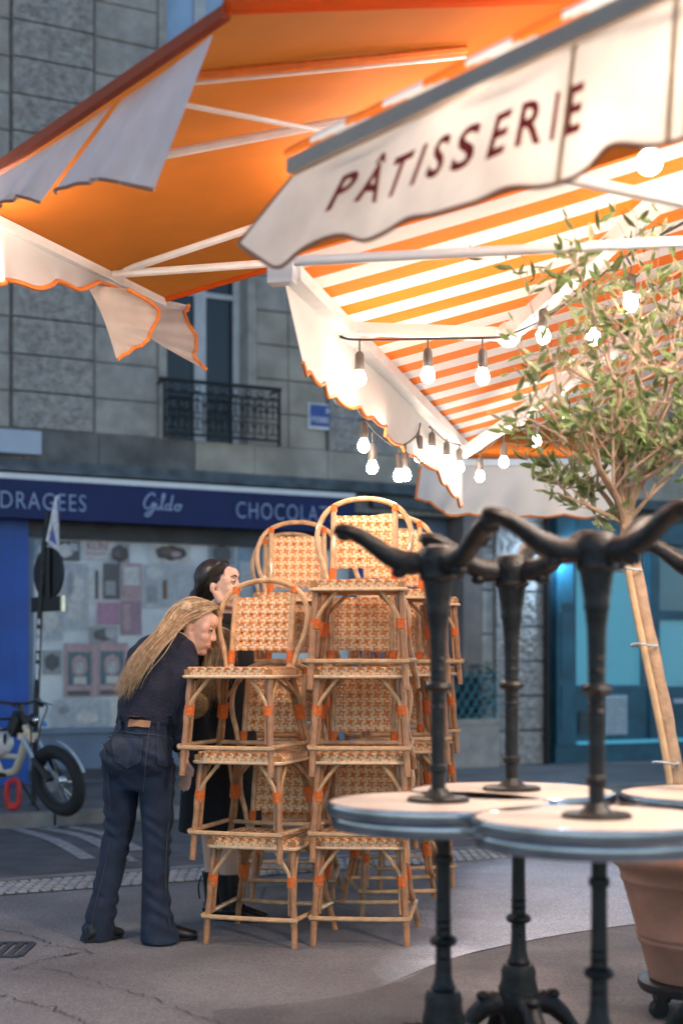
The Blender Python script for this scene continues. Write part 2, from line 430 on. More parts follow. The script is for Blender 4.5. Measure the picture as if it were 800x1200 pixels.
# pool of light painted on the paving between the tables and the street
mp = mat('painted_light_pool', (.62, .64, .69), .5, 0, .12, 2.0, .25, 200, detail=8)
speckle('painted_light_pool'); fade('painted_light_pool', .55, 1.2)
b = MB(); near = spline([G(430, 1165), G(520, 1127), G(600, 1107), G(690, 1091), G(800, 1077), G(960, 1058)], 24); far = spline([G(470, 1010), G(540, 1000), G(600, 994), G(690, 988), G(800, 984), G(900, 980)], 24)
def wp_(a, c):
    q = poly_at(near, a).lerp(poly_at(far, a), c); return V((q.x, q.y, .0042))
b.grid(wp_, 24, 10, lambda a, c: (min(1, a * 2.6) * min(1, (1 - c) * 2.4 + .1), c)); structure('painted_light_pool', b, 'painted_light_pool')
# drain cover at the left
gr = thing('drain_cover', 'dark slotted drain cover set in the asphalt at the left edge', 'drain cover', G(-14, 1114))
b = MB(); c = G(-14, 1114)
b.bar(c + V((-.16, -.14, .003)), c + V((.16, -.14, .003)), .03, .012); b.bar(c + V((-.16, .14, .003)), c + V((.16, .14, .003)), .03, .012)
b.bar(c + V((-.16, -.13, .003)), c + V((-.16, .13, .003)), .03, .011); b.bar(c + V((.16, -.13, .003)), c + V((.16, .13, .003)), .03, .011)
b.build('cover_frame', 'dark_slate', gr)
for k in range(6):
    b = MB(); x = -.115 + k * .046; b.bar(c + V((x, -.125, .004)), c + V((x, .125, .004)), .024, .008); b.build('slat', 'dark_slate', gr)
# ------------------------------------------------------------------ stone building
bl = thing('stone_building', 'grey cut-stone town house with rusticated piers above the shopfronts', 'building', F(0, 0, 0))
b = MB(); UW0, UW1 = .78, 1.64
b.fbox(-5, UW0, -.6, -.045, 2.75, 9.4); b.fbox(UW1, 12, -.6, -.045, 2.75, 9.4)
b.fbox(UW0, UW1, -.6, -.045, 2.75, 3.27); b.fbox(UW0, UW1, -.6, -.045, 5.9, 6.55); b.fbox(UW0, UW1, -.6, -.045, 8.9, 9.4)
b.fbox(-5, 12, -.8, -.62, .05, 9.4)
b.build('wall', 'mortar', bl)
segs = [(-3.4, -2.3, 's'), (-2.3, -1.25, 's'), (-1.25, -.70, 's'), (-.69, .07, 'r'), (.08, UW0 - .07, 's'), (UW1 + .08, 2.08, 's'), (2.08, 2.5, 's'), (2.51, 3.25, 'r'), (3.26, 3.9, 's'), (3.9, 4.5, 's'), (4.51, 5.25, 'r'), (5.26, 6.0, 's'), (6.0, 6.9, 's'), (6.9, 7.8, 's'), (7.8, 8.8, 's')]
rh = .338; z0 = 3.34
rows = 13
def stone(u0, u1, z0, z1, d, m, parent, bev=.012):
    b = MB(); g_ = .0025 + random.uniform(0, .002); d += random.uniform(-.004, .004)
    u0 += g_; u1 -= g_; z0 += g_; z1 -= g_
    b.add([F(u0, -.05, z0), F(u1, -.05, z0), F(u1, -.05, z1), F(u0, -.05, z1), F(u0, d - bev, z0), F(u1, d - bev, z0), F(u1, d - bev, z1), F(u0, d - bev, z1),
           F(u0 + bev, d, z0 + bev), F(u1 - bev, d, z0 + bev), F(u1 - bev, d, z1 - bev), F(u0 + bev, d, z1 - bev)],
          [(0, 1, 5, 4), (1, 2, 6, 5), (2, 3, 7, 6), (3, 0, 4, 7), (4, 5, 9, 8), (5, 6, 10, 9), (6, 7, 11, 10), (7, 4, 8, 11), (8, 9, 10, 11)])
    return b.build('stone_block', m, parent)
def rough_stone(u0, u1, z0, z1, d, parent):
    # bordered block with a rough picked field
    b = MB(); g_ = .008; bd = .045
    u0 += g_; u1 -= g_; z0 += g_; z1 -= g_
    b.add([F(u0, -.05, z0), F(u1, -.05, z0), F(u1, -.05, z1), F(u0, -.05, z1), F(u0, d, z0), F(u1, d, z0), F(u1, d, z1), F(u0, d, z1),
           F(u0 + bd, d, z0 + bd), F(u1 - bd, d, z0 + bd), F(u1 - bd, d, z1 - bd), F(u0 + bd, d, z1 - bd)],
          [(0, 1, 5, 4), (1, 2, 6, 5), (2, 3, 7, 6), (3, 0, 4, 7), (4, 5, 9, 8), (5, 6, 10, 9), (6, 7, 11, 10), (7, 4, 8, 11)])
    nu, nv = 44, 20
    def fn(a, c):
        e = min(a, 1 - a, c * .5, .5 - c * .5)
        if e < .001: return F(u0 + bd + (u1 - u0 - 2 * bd) * a, d, z0 + bd + (z1 - z0 - 2 * bd) * c)
        w_ = V(((u0 + (u1 - u0) * a) * 21, (z0 + (z1 - z0) * c) * 21, 3.3)); h = max(-.013, min(.006, .022 * noise.noise(w_) + .007 * noise.noise(w_ * 2.3)))
        return F(u0 + bd + (u1 - u0 - 2 * bd) * a, d + h, z0 + bd + (z1 - z0 - 2 * bd) * c)
    b.grid(fn, nu, nv)
    return b.build('stone_block', 'stone_rough', parent, smooth=True)
for r_ in range(rows):
    za = z0 + r_ * rh
    for (ua, ub, k) in segs:
        if k == 'r': rough_stone(ua, ub, za, za + rh, .035, bl)
        else:
            off = ((ub - ua) * .0)
            stone(ua, ub, za, za + rh, .0 if (ua > .07 and ua < UW0) else -.004, 'stone_pale' if (ua > 1.6 and za < 4.5) else 'stone', bl)
# window jambs
for z_a, z_b in ((3.30, 5.86), (6.6, 8.9)):
    for (ua, ub) in ((UW0 - .07, UW0 + .01), (UW1 - .01, UW1 + .08)):
        b = MB(); b.fbox(ua, ub, -.3, .02, z_a, z_b); b.build('window_jamb', 'stone', bl)
def tall_window(z_a, z_b, bottom):
    w = MB(); u0, u1 = UW0 + .01, UW1 - .01; um = (u0 + u1) / 2; d = -.2
    w.fbox(u0, u0 + .065, d - .05, d, z_a, z_b); w.fbox(u1 - .065, u1, d - .05, d, z_a, z_b); w.fbox(um - .06, um + .06, d - .05, d + .012, z_a, z_b)
    for z in (z_a + .0, z_a + 1.5, z_b - .06):
        w.fbox(u0 + .06, um - .06, d - .04, d - .002, z, z + .05); w.fbox(um + .06, u1 - .06, d - .04, d - .002, z, z + .05)
    fr_ = w.build('window', 'window_frame', bl)
    for ua, ub in ((u0 + .06, um - .06), (um + .06, u1 - .06)):
        p = MB(); p.fbox(ua, ub, d - .035, d - .025, z_a, z_b); p.build('pane', bottom, fr_)
tall_window(3.30, 5.86, 'window_dark'); tall_window(6.6, 8.85, 'pale_pane')
# ledge over the shopfronts
u = -3.4
for k, w_ in enumerate((.9, .8, 1.1, .7, .95, .62, .8, .9, .75, .9, .8, .9, 1.0, 1.0)):
    b = MB(); b.fbox(u + .004, u + w_ - .004, -.04, .09 + random.uniform(-.004, .004), 3.05, 3.33)
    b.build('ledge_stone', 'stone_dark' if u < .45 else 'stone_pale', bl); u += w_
b = MB(); b.fbox(Wu(0, .1) - 1.1, Wu(47, .1), .095, .16, 3.09, 3.30); b.build('fascia_panel', 'pale_panel', bl)
b = MB(); b.fbox(-3.4, 8.8, -.04, .12, 2.97, 3.045); b.fbox(-3.4, 8.8, -.04, .17, 2.93, 2.968); b.build('gutter', 'zinc', bl)
b = MB(); b.fbox(3.0, 8.8, -.04, .06, 2.80, 2.925); b.build('gutter', 'zinc', bl)
# balcony railing
br = MB(); u0, u1 = Wu(193, .2), Wu(327, .2); zb, zt = 3.34, 3.86
br.fbox(u0 - .05, u1 + .02, .18, .22, zt, zt + .03); br.fbox(u0, u1, .185, .215, zb + .02, zb + .04); br.fbox(u0, u1, .187, .213, zt - .10, zt - .085)
for uu in (u0, u1):
    br.fbox(uu - .008, uu + .008, -.02, .21, zt, zt + .02); br.fbox(uu - .012, uu + .012, .19, .214, zb - .02, zt)
rail = br.build('balcony_railing', 'rail_iron', bl)
nb = 9
for k in range(nb):
    b = MB(); uc = u0 + (k + .5) * (u1 - u0) / nb; w_ = (u1 - u0) / nb
    b.tube([F(uc - w_ / 2, .2, zb + .04), F(uc - w_ / 2, .2, zt - .1)], .008, 6)
    for s in (1, -1):
        for z_c, rr in ((zb + .14, .042), (zb + .30, .046), (zb + .40, .03)):
            b.tube([F(uc + s * (rr * .25 + .012 + rr * .75 * math.cos(w) * .8), .2, z_c + rr * 1.5 * math.sin(w)) for w in [x * .5 for x in range(0, 12)]], .006, 5)
    b.tube([F(uc + math.cos(x * .6) * .03, .2, zt - .045 + math.sin(x * .6) * .03) for x in range(11)], .005, 5)
    b.build('scroll', 'rail_iron', rail)
# ground-floor piers and the doorway between the two shops
for k in range(8):
    z = .10 + k * .375
    rough_stone(Wu(578), Wu(636), z, z + .37, .05, bl)
for k in range(6):
    z = .10 + k * .47
    stone(Wu(563), Wu(577), z, z + .465, .02, 'pale_panel' if k < 0 else 'stone', bl)
b = MB(); b.fbox(Wu(541), Wu(561.5), -.4, .03, 1.05, 2.79); b.build('pilaster', 'brown_stone', bl)
b = MB(); b.fbox(Wu(425), Wu(541) - .005, -.5, -.3, .11, 2.79); b.build('door_recess', 'greyblue_paint', bl)
b = MB(); b.fbox(Wu(517), Wu(539.5), -.299, -.27, 1.1, 1.83); b.build('door_panel', 'pale_pane', bl)
b = MB(); b.fbox(Wu(425), Wu(575), -.29, .16, .10, .55); b.build('plinth', 'stone', bl)
b = MB(); b.fbox(Wu(420), Wu(575), -.29, .18, .552, .61); b.build('ledge_stone', 'stone', bl)
# planter bush on the plinth
ps = thing('bush', 'dark green clipped bush behind a trellis on the stone ledge beside the pier', 'bush', F(Wu(548, .05), .0, .62))
b = MB(); c0 = F(Wu(548, .05), .02, .62)
for i in range(900):
    p = V((random.uniform(-.36, .30), random.uniform(-.14, .14), random.uniform(0.0, .60)))
    if p.z > .48 + .12 * math.sin(p.x * 9) and random.random() < .7: continue
    q = c0 + FU * p.x + FN * p.y + V((0, 0, p.z)); a = V((random.uniform(-1, 1), random.uniform(-1, 1), random.uniform(-.3, 1))).normalized(); s = a.orthogonal().normalized() * .022
    b.add([q - s * .6, q + a * .035, q + s * .6, q - a * .03], [(0, 1, 2, 3)])
ff = b.build('foliage', 'bush_leaf', ps); ff['kind'] = 'stuff'
b = MB()
for k in range(9):
    x = -.42 + k * .11
    for s in (1, -1):
        xa, xb = x, x + s * .34
        za, zb_ = 0, .5
        if xb > .36: zb_ = .5 * (.36 - xa) / (xb - xa); xb = .36
        if xb < -.42: zb_ = .5 * (-.42 - xa) / (xb - xa); xb = -.42
        b.tube([c0 + FU * xa + FN * (.155 + .004 * s), c0 + FU * xb + FN * (.155 + .004 * s) + V((0, 0, zb_))], .006, 4)
b.build('trellis', 'teal_mid', ps)
# ------------------------------------------------------------------ blue chocolate shop
sh = thing('shopfront', 'blue painted chocolate shopfront with a whitewashed display window', 'shopfront', F(0, 0, .1))
uL, uR = Wu(33, .06), Wu(421, .06)
b = MB(); b.fbox(-2.2, Wu(16, .1), -.1, .10, .102, 2.56); b.build('pilaster', 'blue_paint', sh)
b = MB(); b.fbox(Wu(16, .1) + .004, uL, -.1, .085, .102, 2.56); b.build('pilaster', 'blue_paint', sh)
b = MB(); b.fbox(uR, uR + .22, -.1, .09, .102, 2.56); b.build('pilaster', 'blue_paint', sh)
b = MB(); b.fbox(uL + .003, uR - .003, -.1, .06, .102, .55); b.build('stall_riser', 'greyblue_paint', sh)
b = MB(); b.fbox(uL + .003, uR - .003, -.1, .10, .552, .60); b.build('sill', 'greyblue_paint', sh)
b = MB(); b.fbox(uL + .003, uR - .003, .062, .075, .12, .22); b.build('skirting', 'dark_slate', sh)
b = MB(); b.fbox(uL + .003, uR - .003, -.08, .05, 2.35, 2.56); b.build('head_board', 'dark_slate', sh)
for ua, ub in ((uL + .003, uL + .06), (uR - .06, uR - .003), (Wu(300), Wu(306))):
    b = MB(); b.fbox(ua, ub, -.06, .04, .602, 2.348); b.build('window_frame', 'greyblue_paint', sh)
b = MB(); b.fbox(uL + .062, uR - .062, -.012, -.004, .604, 2.346); b.build('pane', 'glass', sh)
b = MB(); b.fbox(uL, uR, -.35, -.07, .60, 2.348); b.build('whitewashed_backing', 'whitewash_glow', sh)
# closed awning with lettering
aw = thing('shop_awning', 'closed navy shop awning lettered DRAGEES, Gildo and CHOCOLATS above the display window', 'awning', F(0, .2, 2.6))
ua, ub = -2.2, Wu(417, .35)
b = MB(); b.fbox(ua, ub, .12, .34, 2.835, 2.885); b.build('front_bar', 'white_metal', aw)
b = MB(); b.fbox(ua, ub, .02, .31, 2.79, 2.832); b.build('cassette', 'navy_canvas', aw)
b = MB()
def val(a, c):
    u = ua + (ub - ua) * a; return F(u, .335 + .006 * math.sin(u * 9) * c + .004 * math.sin(u * 23) * c, 2.835 - .345 * c)
b.grid(val, 90, 5); b.build('valance', 'navy_canvas', aw, smooth=True)
def on_val(px0, px1, y0, y1, d=.348):
    (a0, za), (a1, zb_) = Wp(px0, y1, d), Wp(px1, y1 + (px1 - px0) * .045, d)
    h = Wp(px0, y0, d)[1] - za
    zz = (za + zb_) / 2
    return lambda s, t: F(a0 + (a1 - a0) * s, d, zz + h * t)
text_to('DRAGEES', 'lettering', 'letter_grey', aw, on_val(1, 101, 575, 595), 1.15, -.008)
text_to('CHOCOLATS', 'lettering', 'letter_grey', aw, on_val(277, 393, 588, 607), 1.15, -.008)
fn = on_val(168, 214, 577, 605)
gl = MB()   # handwritten name drawn as strokes
strokes = [[(.30, .86), (.22, 1.0), (.08, .78), (.02, .50), (.08, .33), (.19, .40), (.27, .62), (.25, .30), (.16, .05), (.06, .02), (.08, .14), (.28, .30)],
           [(.33, .58), (.33, .36), (.38, .32), (.43, .42)], [(.44, .42), (.54, .92), (.50, .96), (.47, .60), (.47, .34), (.53, .34)],
           [(.68, .52), (.60, .55), (.56, .40), (.61, .31), (.68, .42), (.75, .95)], [(.70, .60), (.69, .34), (.75, .34)], [(.90, .56), (.82, .52), (.81, .36), (.88, .31), (.94, .42), (.90, .56), (1.0, .52)], [(.36, .72), (.37, .74)]]
for st in strokes:
    c = spline([fn(x, y) for x, y in st], 24 if len(st) > 2 else 2); vs = []
    for i, p in enumerate(c):
        t = (c[min(i + 1, len(c) - 1)] - c[max(i - 1, 0)]); t = t.normalized() if t.length > 1e-6 else FU
        s = FN.cross(t) * (.006 + .003 * abs(t.z)); vs += [p + s, p - s]
    gl.add(vs, [(2 * i, 2 * i + 1, 2 * i + 3, 2 * i + 2) for i in range(len(c) - 1)])
gl.build('lettering', 'letter_grey', aw)
# posters and papers in the window
def poster(name, label, px0, py0, px1, py1, m, deco=(), d=-.03, cat='poster'):
    u0, z1_ = Wp(px0, py0, d); u1, _ = Wp(px1, py0, d); _, z0_ = Wp((px0 + px1) / 2, py1, d); _, z1_ = Wp((px0 + px1) / 2, py0, d)
    o = thing(name, label, cat, F((u0 + u1) / 2, d, (z0_ + z1_) / 2))
    b = MB()
    ph = random.uniform(0, 6)
    b.grid(lambda a, c: F(u0 + (u1 - u0) * a, d + .006 * math.sin(a * 5 + ph) * math.sin(c * 4 + ph), z0_ + (z1_ - z0_) * c), 8, 8)
    b.build('sheet', m, o, smooth=True)
    for (kind, x, y, w, h, mm) in deco:
        q = MB(); dd = d + .009
        fx = lambda a, c: F(u0 + (u1 - u0) * a, dd + .0006 * deco.index((kind, x, y, w, h, mm)), z1_ - (z1_ - z0_) * c)
        if kind == 'r': q.add([fx(x, y + h), fx(x + w, y + h), fx(x + w, y), fx(x, y)], [(0, 1, 2, 3)])
        elif kind == 'e': q.add([fx(x + w * math.cos(t * .4) * (1 + .1 * math.sin(t * 2.3)), y + h * math.sin(t * .4) * (1 + .1 * math.cos(t * 3.1))) for t in range(15, -1, -1)], [tuple(range(16))])
        q.build('print', mm, o)
    return o, (lambda s, t, x, y, w, h: F(u0 + (u1 - u0) * (x + w * s), d + .012, z1_ - (z1_ - z0_) * (y + h * (1 - t))))
poster('poster', 'dark photo print in the top left corner of the blue shop window', 64, 634, 94, 657, 'p_dark', [('e', .4, .5, .3, .35, 'p_white'), ('r', .6, .1, .3, .4, 'p_pale')])
o, tf = poster('poster', 'white sheet with the red letters KUN at the top of the window', 97, 632, 136, 655, 'p_white', [('r', .08, .68, .6, .1, 'p_pink')])
text_to('KUN', 'lettering', 'p_red', o, lambda s, t: tf(s, t, .12, .15, .6, .42))
poster('poster', 'black blotted sheet right of the red lettered sheet', 128, 637, 152, 661, 'p_grey', [('e', .5, .5, .42, .42, 'p_black'), ('r', .15, .25, .35, .4, 'p_dark')])
poster('poster', 'white poster with a dark red and black picture above the blonde woman', 176, 632, 224, 661, 'p_white', [('e', .5, .55, .38, .3, 'p_black'), ('e', .42, .5, .16, .14, 'p_brown'), ('e', .62, .6, .12, .12, 'p_pink')])
poster('poster', 'dark round blue poster above the dark haired woman', 244, 637, 275, 662, 'p_grey', [('e', .5, .5, .35, .45, 'p_dark')])
poster('paper_sheet', 'pale strip of paper at the left edge of the window', 37, 632, 62, 656, 'p_sky', [('r', .3, .3, .6, .4, 'p_pale')], cat='paper')
poster('paper_sheet', 'large white crumpled sheet left of the window middle', 73, 660, 104, 738, 'p_pale', [('e', .55, .4, .3, .2, 'p_white'), ('r', .2, .6, .5, .25, 'p_white'), ('e', .3, .3, .12, .18, 'p_grey')], cat='paper')
poster('paper_sheet', 'narrow white strip with a dark slit', 104, 664, 120, 706, 'p_white', [('r', .45, .1, .25, .8, 'p_dark')], cat='paper')
poster('poster', 'dark teal rectangle between two white sheets in the window', 121, 660, 141, 702, 'p_dark', [('r', .1, .5, .6, .4, 'p_grey')])
poster('poster', 'pale pink sheet in the middle of the window', 142, 660, 166, 703, 'p_pink', [('r', .1, .1, .8, .5, 'p_white')])
poster('poster', 'mauve square sheet beneath the pale pink one', 141, 704, 166, 744, 'p_mauve', [('r', .1, .1, .35, .8, 'p_pink')])
poster('poster', 'bright magenta pink square in the middle of the window', 114, 706, 140, 732, 'p_magenta', [('e', .5, .5, .4, .4, 'p_magenta')])
poster('paper_sheet', 'dark smudged sheet beneath the magenta square', 104, 734, 138, 754, 'p_grey', [('e', .5, .5, .35, .35, 'p_dark'), ('e', .75, .4, .2, .3, 'p_pale')], cat='paper')
poster('paper_sheet', 'white sheet with a brown mark right of the window middle', 168, 662, 204, 712, 'p_pale', [('r', .62, .35, .14, .45, 'p_brown'), ('r', .1, .5, .35, .4, 'p_grey'), ('e', .35, .2, .25, .15, 'p_white')], cat='paper')
poster('paper_sheet', 'white sheet beside the sign post low in the window', 49, 690, 74, 750, 'p_pale', [('e', .4, .6, .35, .25, 'p_white'), ('r', .1, .1, .5, .2, 'p_grey')], cat='paper')
poster('poster', 'pink framed poster with a round fan picture, nearer the sign post', 75, 754, 112, 817, 'p_pink', [('r', .12, .16, .74, .62, 'p_teal'), ('e', .48, .42, .25, .2, 'p_pink'), ('e', .48, .45, .14, .11, 'p_pale'), ('r', .3, .62, .4, .14, 'p_white'), ('r', .1, .88, .72, .09, 'p_dark')])
poster('poster', 'pink framed poster with a round fan picture, nearer the blonde woman', 113, 753, 150, 816, 'p_pink', [('r', .12, .16, .74, .62, 'p_teal'), ('e', .48, .42, .25, .2, 'p_pink'), ('e', .48, .45, .14, .11, 'p_pale'), ('r', .3, .62, .4, .14, 'p_white'), ('r', .1, .88, .72, .09, 'p_dark')])
poster('paper_sheet', 'dark stained sheet left of the pink framed posters', 50, 762, 72, 790, 'p_grey', [('e', .5, .5, .4, .35, 'p_dark')], cat='paper')
poster('paper_sheet', 'wide white sheet along the bottom of the window', 62, 820, 128, 858, 'p_pale', [('e', .2, .3, .1, .12, 'p_grey'), ('e', .6, .55, .2, .2, 'p_white')], cat='paper')
poster('paper_sheet', 'pale sheet near the window bottom behind the blonde woman', 130, 822, 200, 859, 'p_white', [('e', .3, .5, .2, .25, 'p_pale')], cat='paper')
poster('paper_sheet', 'long pale blue paper hanging behind the dark haired woman', 206, 664, 240, 745, 'p_pale', [('r', .6, .1, .3, .5, 'p_sky'), ('e', .3, .6, .2, .15, 'p_grey')], cat='paper')
poster('paper_sheet', 'blue tinted sheet beside the dark haired woman and the chairs', 278, 640, 302, 730, 'p_sky', [('r', .1, .2, .6, .5, 'p_pale')], cat='paper')
# ------------------------------------------------------------------ teal shop
ts = thing('shopfront', 'teal painted shopfront with blanked turquoise panes at the right', 'shopfront', F(Wu(720), 0, .1))
def fb(name, x0, x1, d0, d1, z0_, z1_, m):
    b = MB(); b.fbox(Wu(x0), Wu(x1) if x1 < 900 else x1 - 900, d0, d1, z0_, z1_); return b.build(name, m, ts)
fb('base_board', 645, 909, -.2, .09, .102, .30, 'teal_paint'); fb('sill', 668, 909, -.1, .13, .302, .335, 'teal_glow')
pl = fb('pilaster', 645, 667, -.2, .12, .302, 2.79, 'teal_paint')
for z in ((.45, .95), (1.05, 1.75), (1.85, 2.5)):
    b = MB(); b.fbox(Wu(649), Wu(663), .122, .135, *z); b.build('panel', 'teal_paint', pl)
b = MB(); b.fbox(Wu(668), Wu(755.5), -.2, .05, .337, .90); lp = b.build('lower_panel', 'teal_paint', ts)
b = MB(); b.fbox(Wu(704), Wu(730), .052, .07, .40, .84); vg = b.build('vent', 'grille', lp)
for k in range(12):
    b = MB(); z = .42 + k * .034; b.fbox(Wu(705), Wu(729), .071, .085, z, z + .018); b.build('vent_slats', 'grille', lp)
b = MB(); b.fbox(Wu(674), Wu(690), .052, .068, .42, .66); b.build('meter_box', 'dark_slate', lp)
fb('window_frame', 668, 755.5, -.2, .06, .902, .95, 'teal_paint')
fb('pane', 668.5, 755, -.03, -.02, .95, 2.55, 'glass'); fb('blind', 668.5, 755, -.12, -.08, .95, 2.55, 'teal_glow')
fb('mullion', 756, 767, -.2, .08, .337, 2.79, 'teal_paint')
fb('transom', 767.3, 909, -.2, .06, 1.70, 1.80, 'teal_paint')
fb('lower_panel', 767.3, 909, -.2, .05, .337, .93, 'teal_paint')
fb('pane', 767.5, 909, -.03, -.02, .93, 1.70, 'glass'); fb('blind', 767.5, 909, -.12, -.08, .93, 1.70, 'teal_glow')
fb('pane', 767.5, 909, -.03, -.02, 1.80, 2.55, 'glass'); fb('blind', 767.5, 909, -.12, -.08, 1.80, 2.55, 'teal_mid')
fb('head_board', 668, 909, -.2, .11, 2.552, 2.79, 'teal_paint')
fb('letter_slot', 785, 803, .051, .06, .74, .79, 'pale_panel'); b = MB(); b.tube([F(Wu(760), .1, 1.14), F(Wu(760), .1, 1.26)], .014, 8); b.build('handle', 'black_plastic', ts)
dp = thing('drainpipe', 'dark iron drainpipe between the rough stone pier and the teal shopfront', 'drainpipe', F(Wu(640), .08, .1))
b = MB(); b.tube([F(Wu(640, .08), .09, .1), F(Wu(640, .08), .09, 2.78)], .04, 10); b.build('pipe', 'rail_iron', dp, smooth=True)
for z in (.35, 1.45, 2.3):
    b = MB(); b.tube([F(Wu(640, .08), .09, z), F(Wu(640, .08), .09, z + .05)], .048, 10); b.build('bracket', 'rail_iron', dp)
ld = thing('wall_lamp', 'small glowing blue-white lamp beside the drainpipe on the teal shopfront', 'lamp', F(*[Wp(655, 648, .2)[0], .2, Wp(655, 648, .2)[1]]))
uu, zz = Wp(655, 648, .2)
b = MB(); b.bar(F(uu, .12, zz + .05), F(uu, .2, zz + .05), .03, .02); b.lathe([(.02, 0), (.03, .01), (.03, .05), (.012, .06)], 12, F(uu, .2, zz + .0)); b.build('lamp_body', 'black_plastic', ld)
b = MB(); b.ball(F(uu, .2, zz - .005), .028); b.build('bulb', 'led', ld, smooth=True)
# street name plaque
pq = thing('street_sign', 'blue enamel street name plaque reading RUE on the stone wall', 'sign', F(*[Wu(388, .03), .03, 3.5]))
(q0, qt), (q1, qb) = Wp(362, 475, .03), Wp(418, 504, .03)
qt, qb = Wp(388, 474, .03)[1], Wp(388, 504, .03)[1]
b = MB(); b.fbox(q0, q1, .0, .02, qb, qt); b.build('plate_border', 'sign_white', pq)
b = MB(); b.fbox(q0 + .015, q1 - .015, .01, .024, qb + .03, qt - .012); b.build('plate', 'plaque_blue', pq)
hh = qt - qb
text_to('RUE', 'lettering', 'sign_white', pq, lambda s, t: F(q0 + (q1 - q0) * (.36 + .28 * s), .027, qb + hh * (.62 + .22 * t)), 1.1, .012)
text_to('PIERRE DE LARD', 'lettering', 'sign_white', pq, lambda s, t: F(q0 + (q1 - q0) * (.06 + .88 * s), .027, qb + hh * (.26 + .22 * t)), 1.1, .012)
# ------------------------------------------------------------------ awnings
def sheet(top, bot, nu, nv, name, m, parent, rip=.0, scallops=0, samp=.0, ph=0.0, uvn=0, hem=None, hemr=.008, side_hems=(), belly=0.0, hem_name='hem'):
    """cloth between two 3D polylines, rippled, the lower edge scalloped"""
    tp = top if len(top) > 12 else top; 
    ts_ = spline(top, 60) if len(top) > 2 else [top[0].lerp(top[1], i / 60) for i in range(61)]
    bs_ = spline(bot, 60) if len(bot) > 2 else [bot[0].lerp(bot[1], i / 60) for i in range(61)]
    nrm = (ts_[-1] - ts_[0]).cross(V((0, 0, 1))).normalized()
    def fn(a, c):
        t, bt = poly_at(ts_, a), poly_at(bs_, a)
        s = (samp * (abs(math.sin(math.pi * scallops * a)) - .5)) if scallops else 0
        d = bt - t; L = max(d.length, 1e-6)
        q = t + d * (c * (1 + c * s / L))
        return q + nrm * (rip * c * math.sin(a * 17 + ph) + rip * .5 * c * math.sin(a * 41 + 2 * ph) + belly * math.sin(math.pi * c))
    b = MB(); b.grid(fn, nu, nv, (lambda a, c: (a * uvn + .02, c)) if uvn else None)
    o = b.build(name, m, parent, smooth=True)
    if hem:
        h = MB(); h.tube([fn(i / (nu), 1.0) for i in range(nu + 1)], hemr, 6)
        for sd in side_hems: h.tube([fn(sd, j / 12) for j in range(13)], hemr, 6)
        h.build(hem_name, hem, o, smooth=True)
    return o, fn
# -- striped awning above the chairs (front bar runs away from the camera)
S0, S1 = P(333, 321, 4.9), P(541, 529, 8.2)
Sd = (S1 - S0).normalized(); Sp = V((.966, -.258, 0))
sa = thing('striped_awning', 'open orange and white striped awning hung with string lights over the chair stacks', 'awning', S0)
NS = 13.5
def s_pt(a, b_):
    q = S0.lerp(S1, a) + Sp * b_
    return q + V((0, 0, .035 + (.225 + .06 * a) * b_ - .05 * math.sin(math.pi * min(1, b_ / 2.9))))
b = MB(); b.grid(lambda a, c: s_pt(-.07 * (.25 + .75 * c) + a * (1.07 - .05 * (1 - c)), c * 2.9), 56, 20, lambda a, c: (a * NS * 1.06 - .6, c)); b.build('canopy', 'striped_canvas', sa, smooth=True)
b = MB(); b.bar(S0 + Sp * .03, S1 + Sp * .03, .06, .05); b.build('front_bar', 'white_metal', sa)
b = MB(); b.bar(S0 - Sd * .05 + Sp * .0, S0 + Sp * .0, .09, .085); b.build('end_cap', 'white_metal', sa)
bt = [P(347, 430, 4.92), P(424, 484, 5.80), P(482, 532, 6.75), P(547, 594, 8.22)]
sheet([S0 + V((-.0, 0, -.02)), S0.lerp(S1, .33) + V((0, 0, -.02)), S0.lerp(S1, .66) + V((0, 0, -.02)), S1 + V((0, 0, -.02))], bt, 150, 8, 'valance', 'white_canvas', sa, .02, 13, .03, 1.0, hem='orange_hem', side_hems=())
for p, q, e, w in ((P(387, 384, 5.7), P(596, 392, 5.35), P(850, 165, 4.6), .045), (P(541, 532, 8.0), P(606, 488, 7.2), P(830, 330, 6.0), .05)):
    b = MB(); b.bar(p, q, .05, w); b.bar(q + V((0, -.01, .0)), e, .06, w * 1.1); b.ball(q, .05); b.build('folding_arm', 'white_metal', sa)
b = MB(); b.tube([P(345, 306, 4.75), P(840, 281, 4.4)], .017, 10); b.build('cross_tube', 'white_metal', sa, smooth=True)
b = MB(); b.tube([P(655, 207, 3.9), P(840, 246, 3.9)], .016, 10); b.build('cross_tube', 'white_metal', sa, smooth=True)
# -- near awning with PATISSERIE valance
A0, A1 = P(342, 196, 3.84), V((.657, 2.81, P(342, 196, 3.84).z)); Ad = (A1 - A0).normalized(); Ap = V((-Ad.y, Ad.x, 0)) * -1
Ap = V((Ad.y * -1, Ad.x, 0)); Ap = Ap if Ap.x > 0 else -Ap
A2 = A0 + Ad * 2.3
pa = thing('striped_awning', 'near striped awning whose pale valance is lettered PATISSERIE in dark red', 'awning', A0)
b = MB(); b.bar(A0, A2, .036, .040); b.build('front_bar', 'shaded_white_metal', pa)
NA = 2.3 / .30
b = MB()
def a_roll(a, c):
    w = c * math.pi * 1.1 - .6
    return A0.lerp(A2, a) + V((0, 0, .034)) - Ap * (.012) + (V((0, 0, 1)) * math.sin(w) - Ap * math.cos(w)) * .016
b.grid(a_roll, 60, 8, lambda a, c: (a * NA + .1, c)); b.build('fabric_roll', 'striped_canvas', pa, smooth=True)
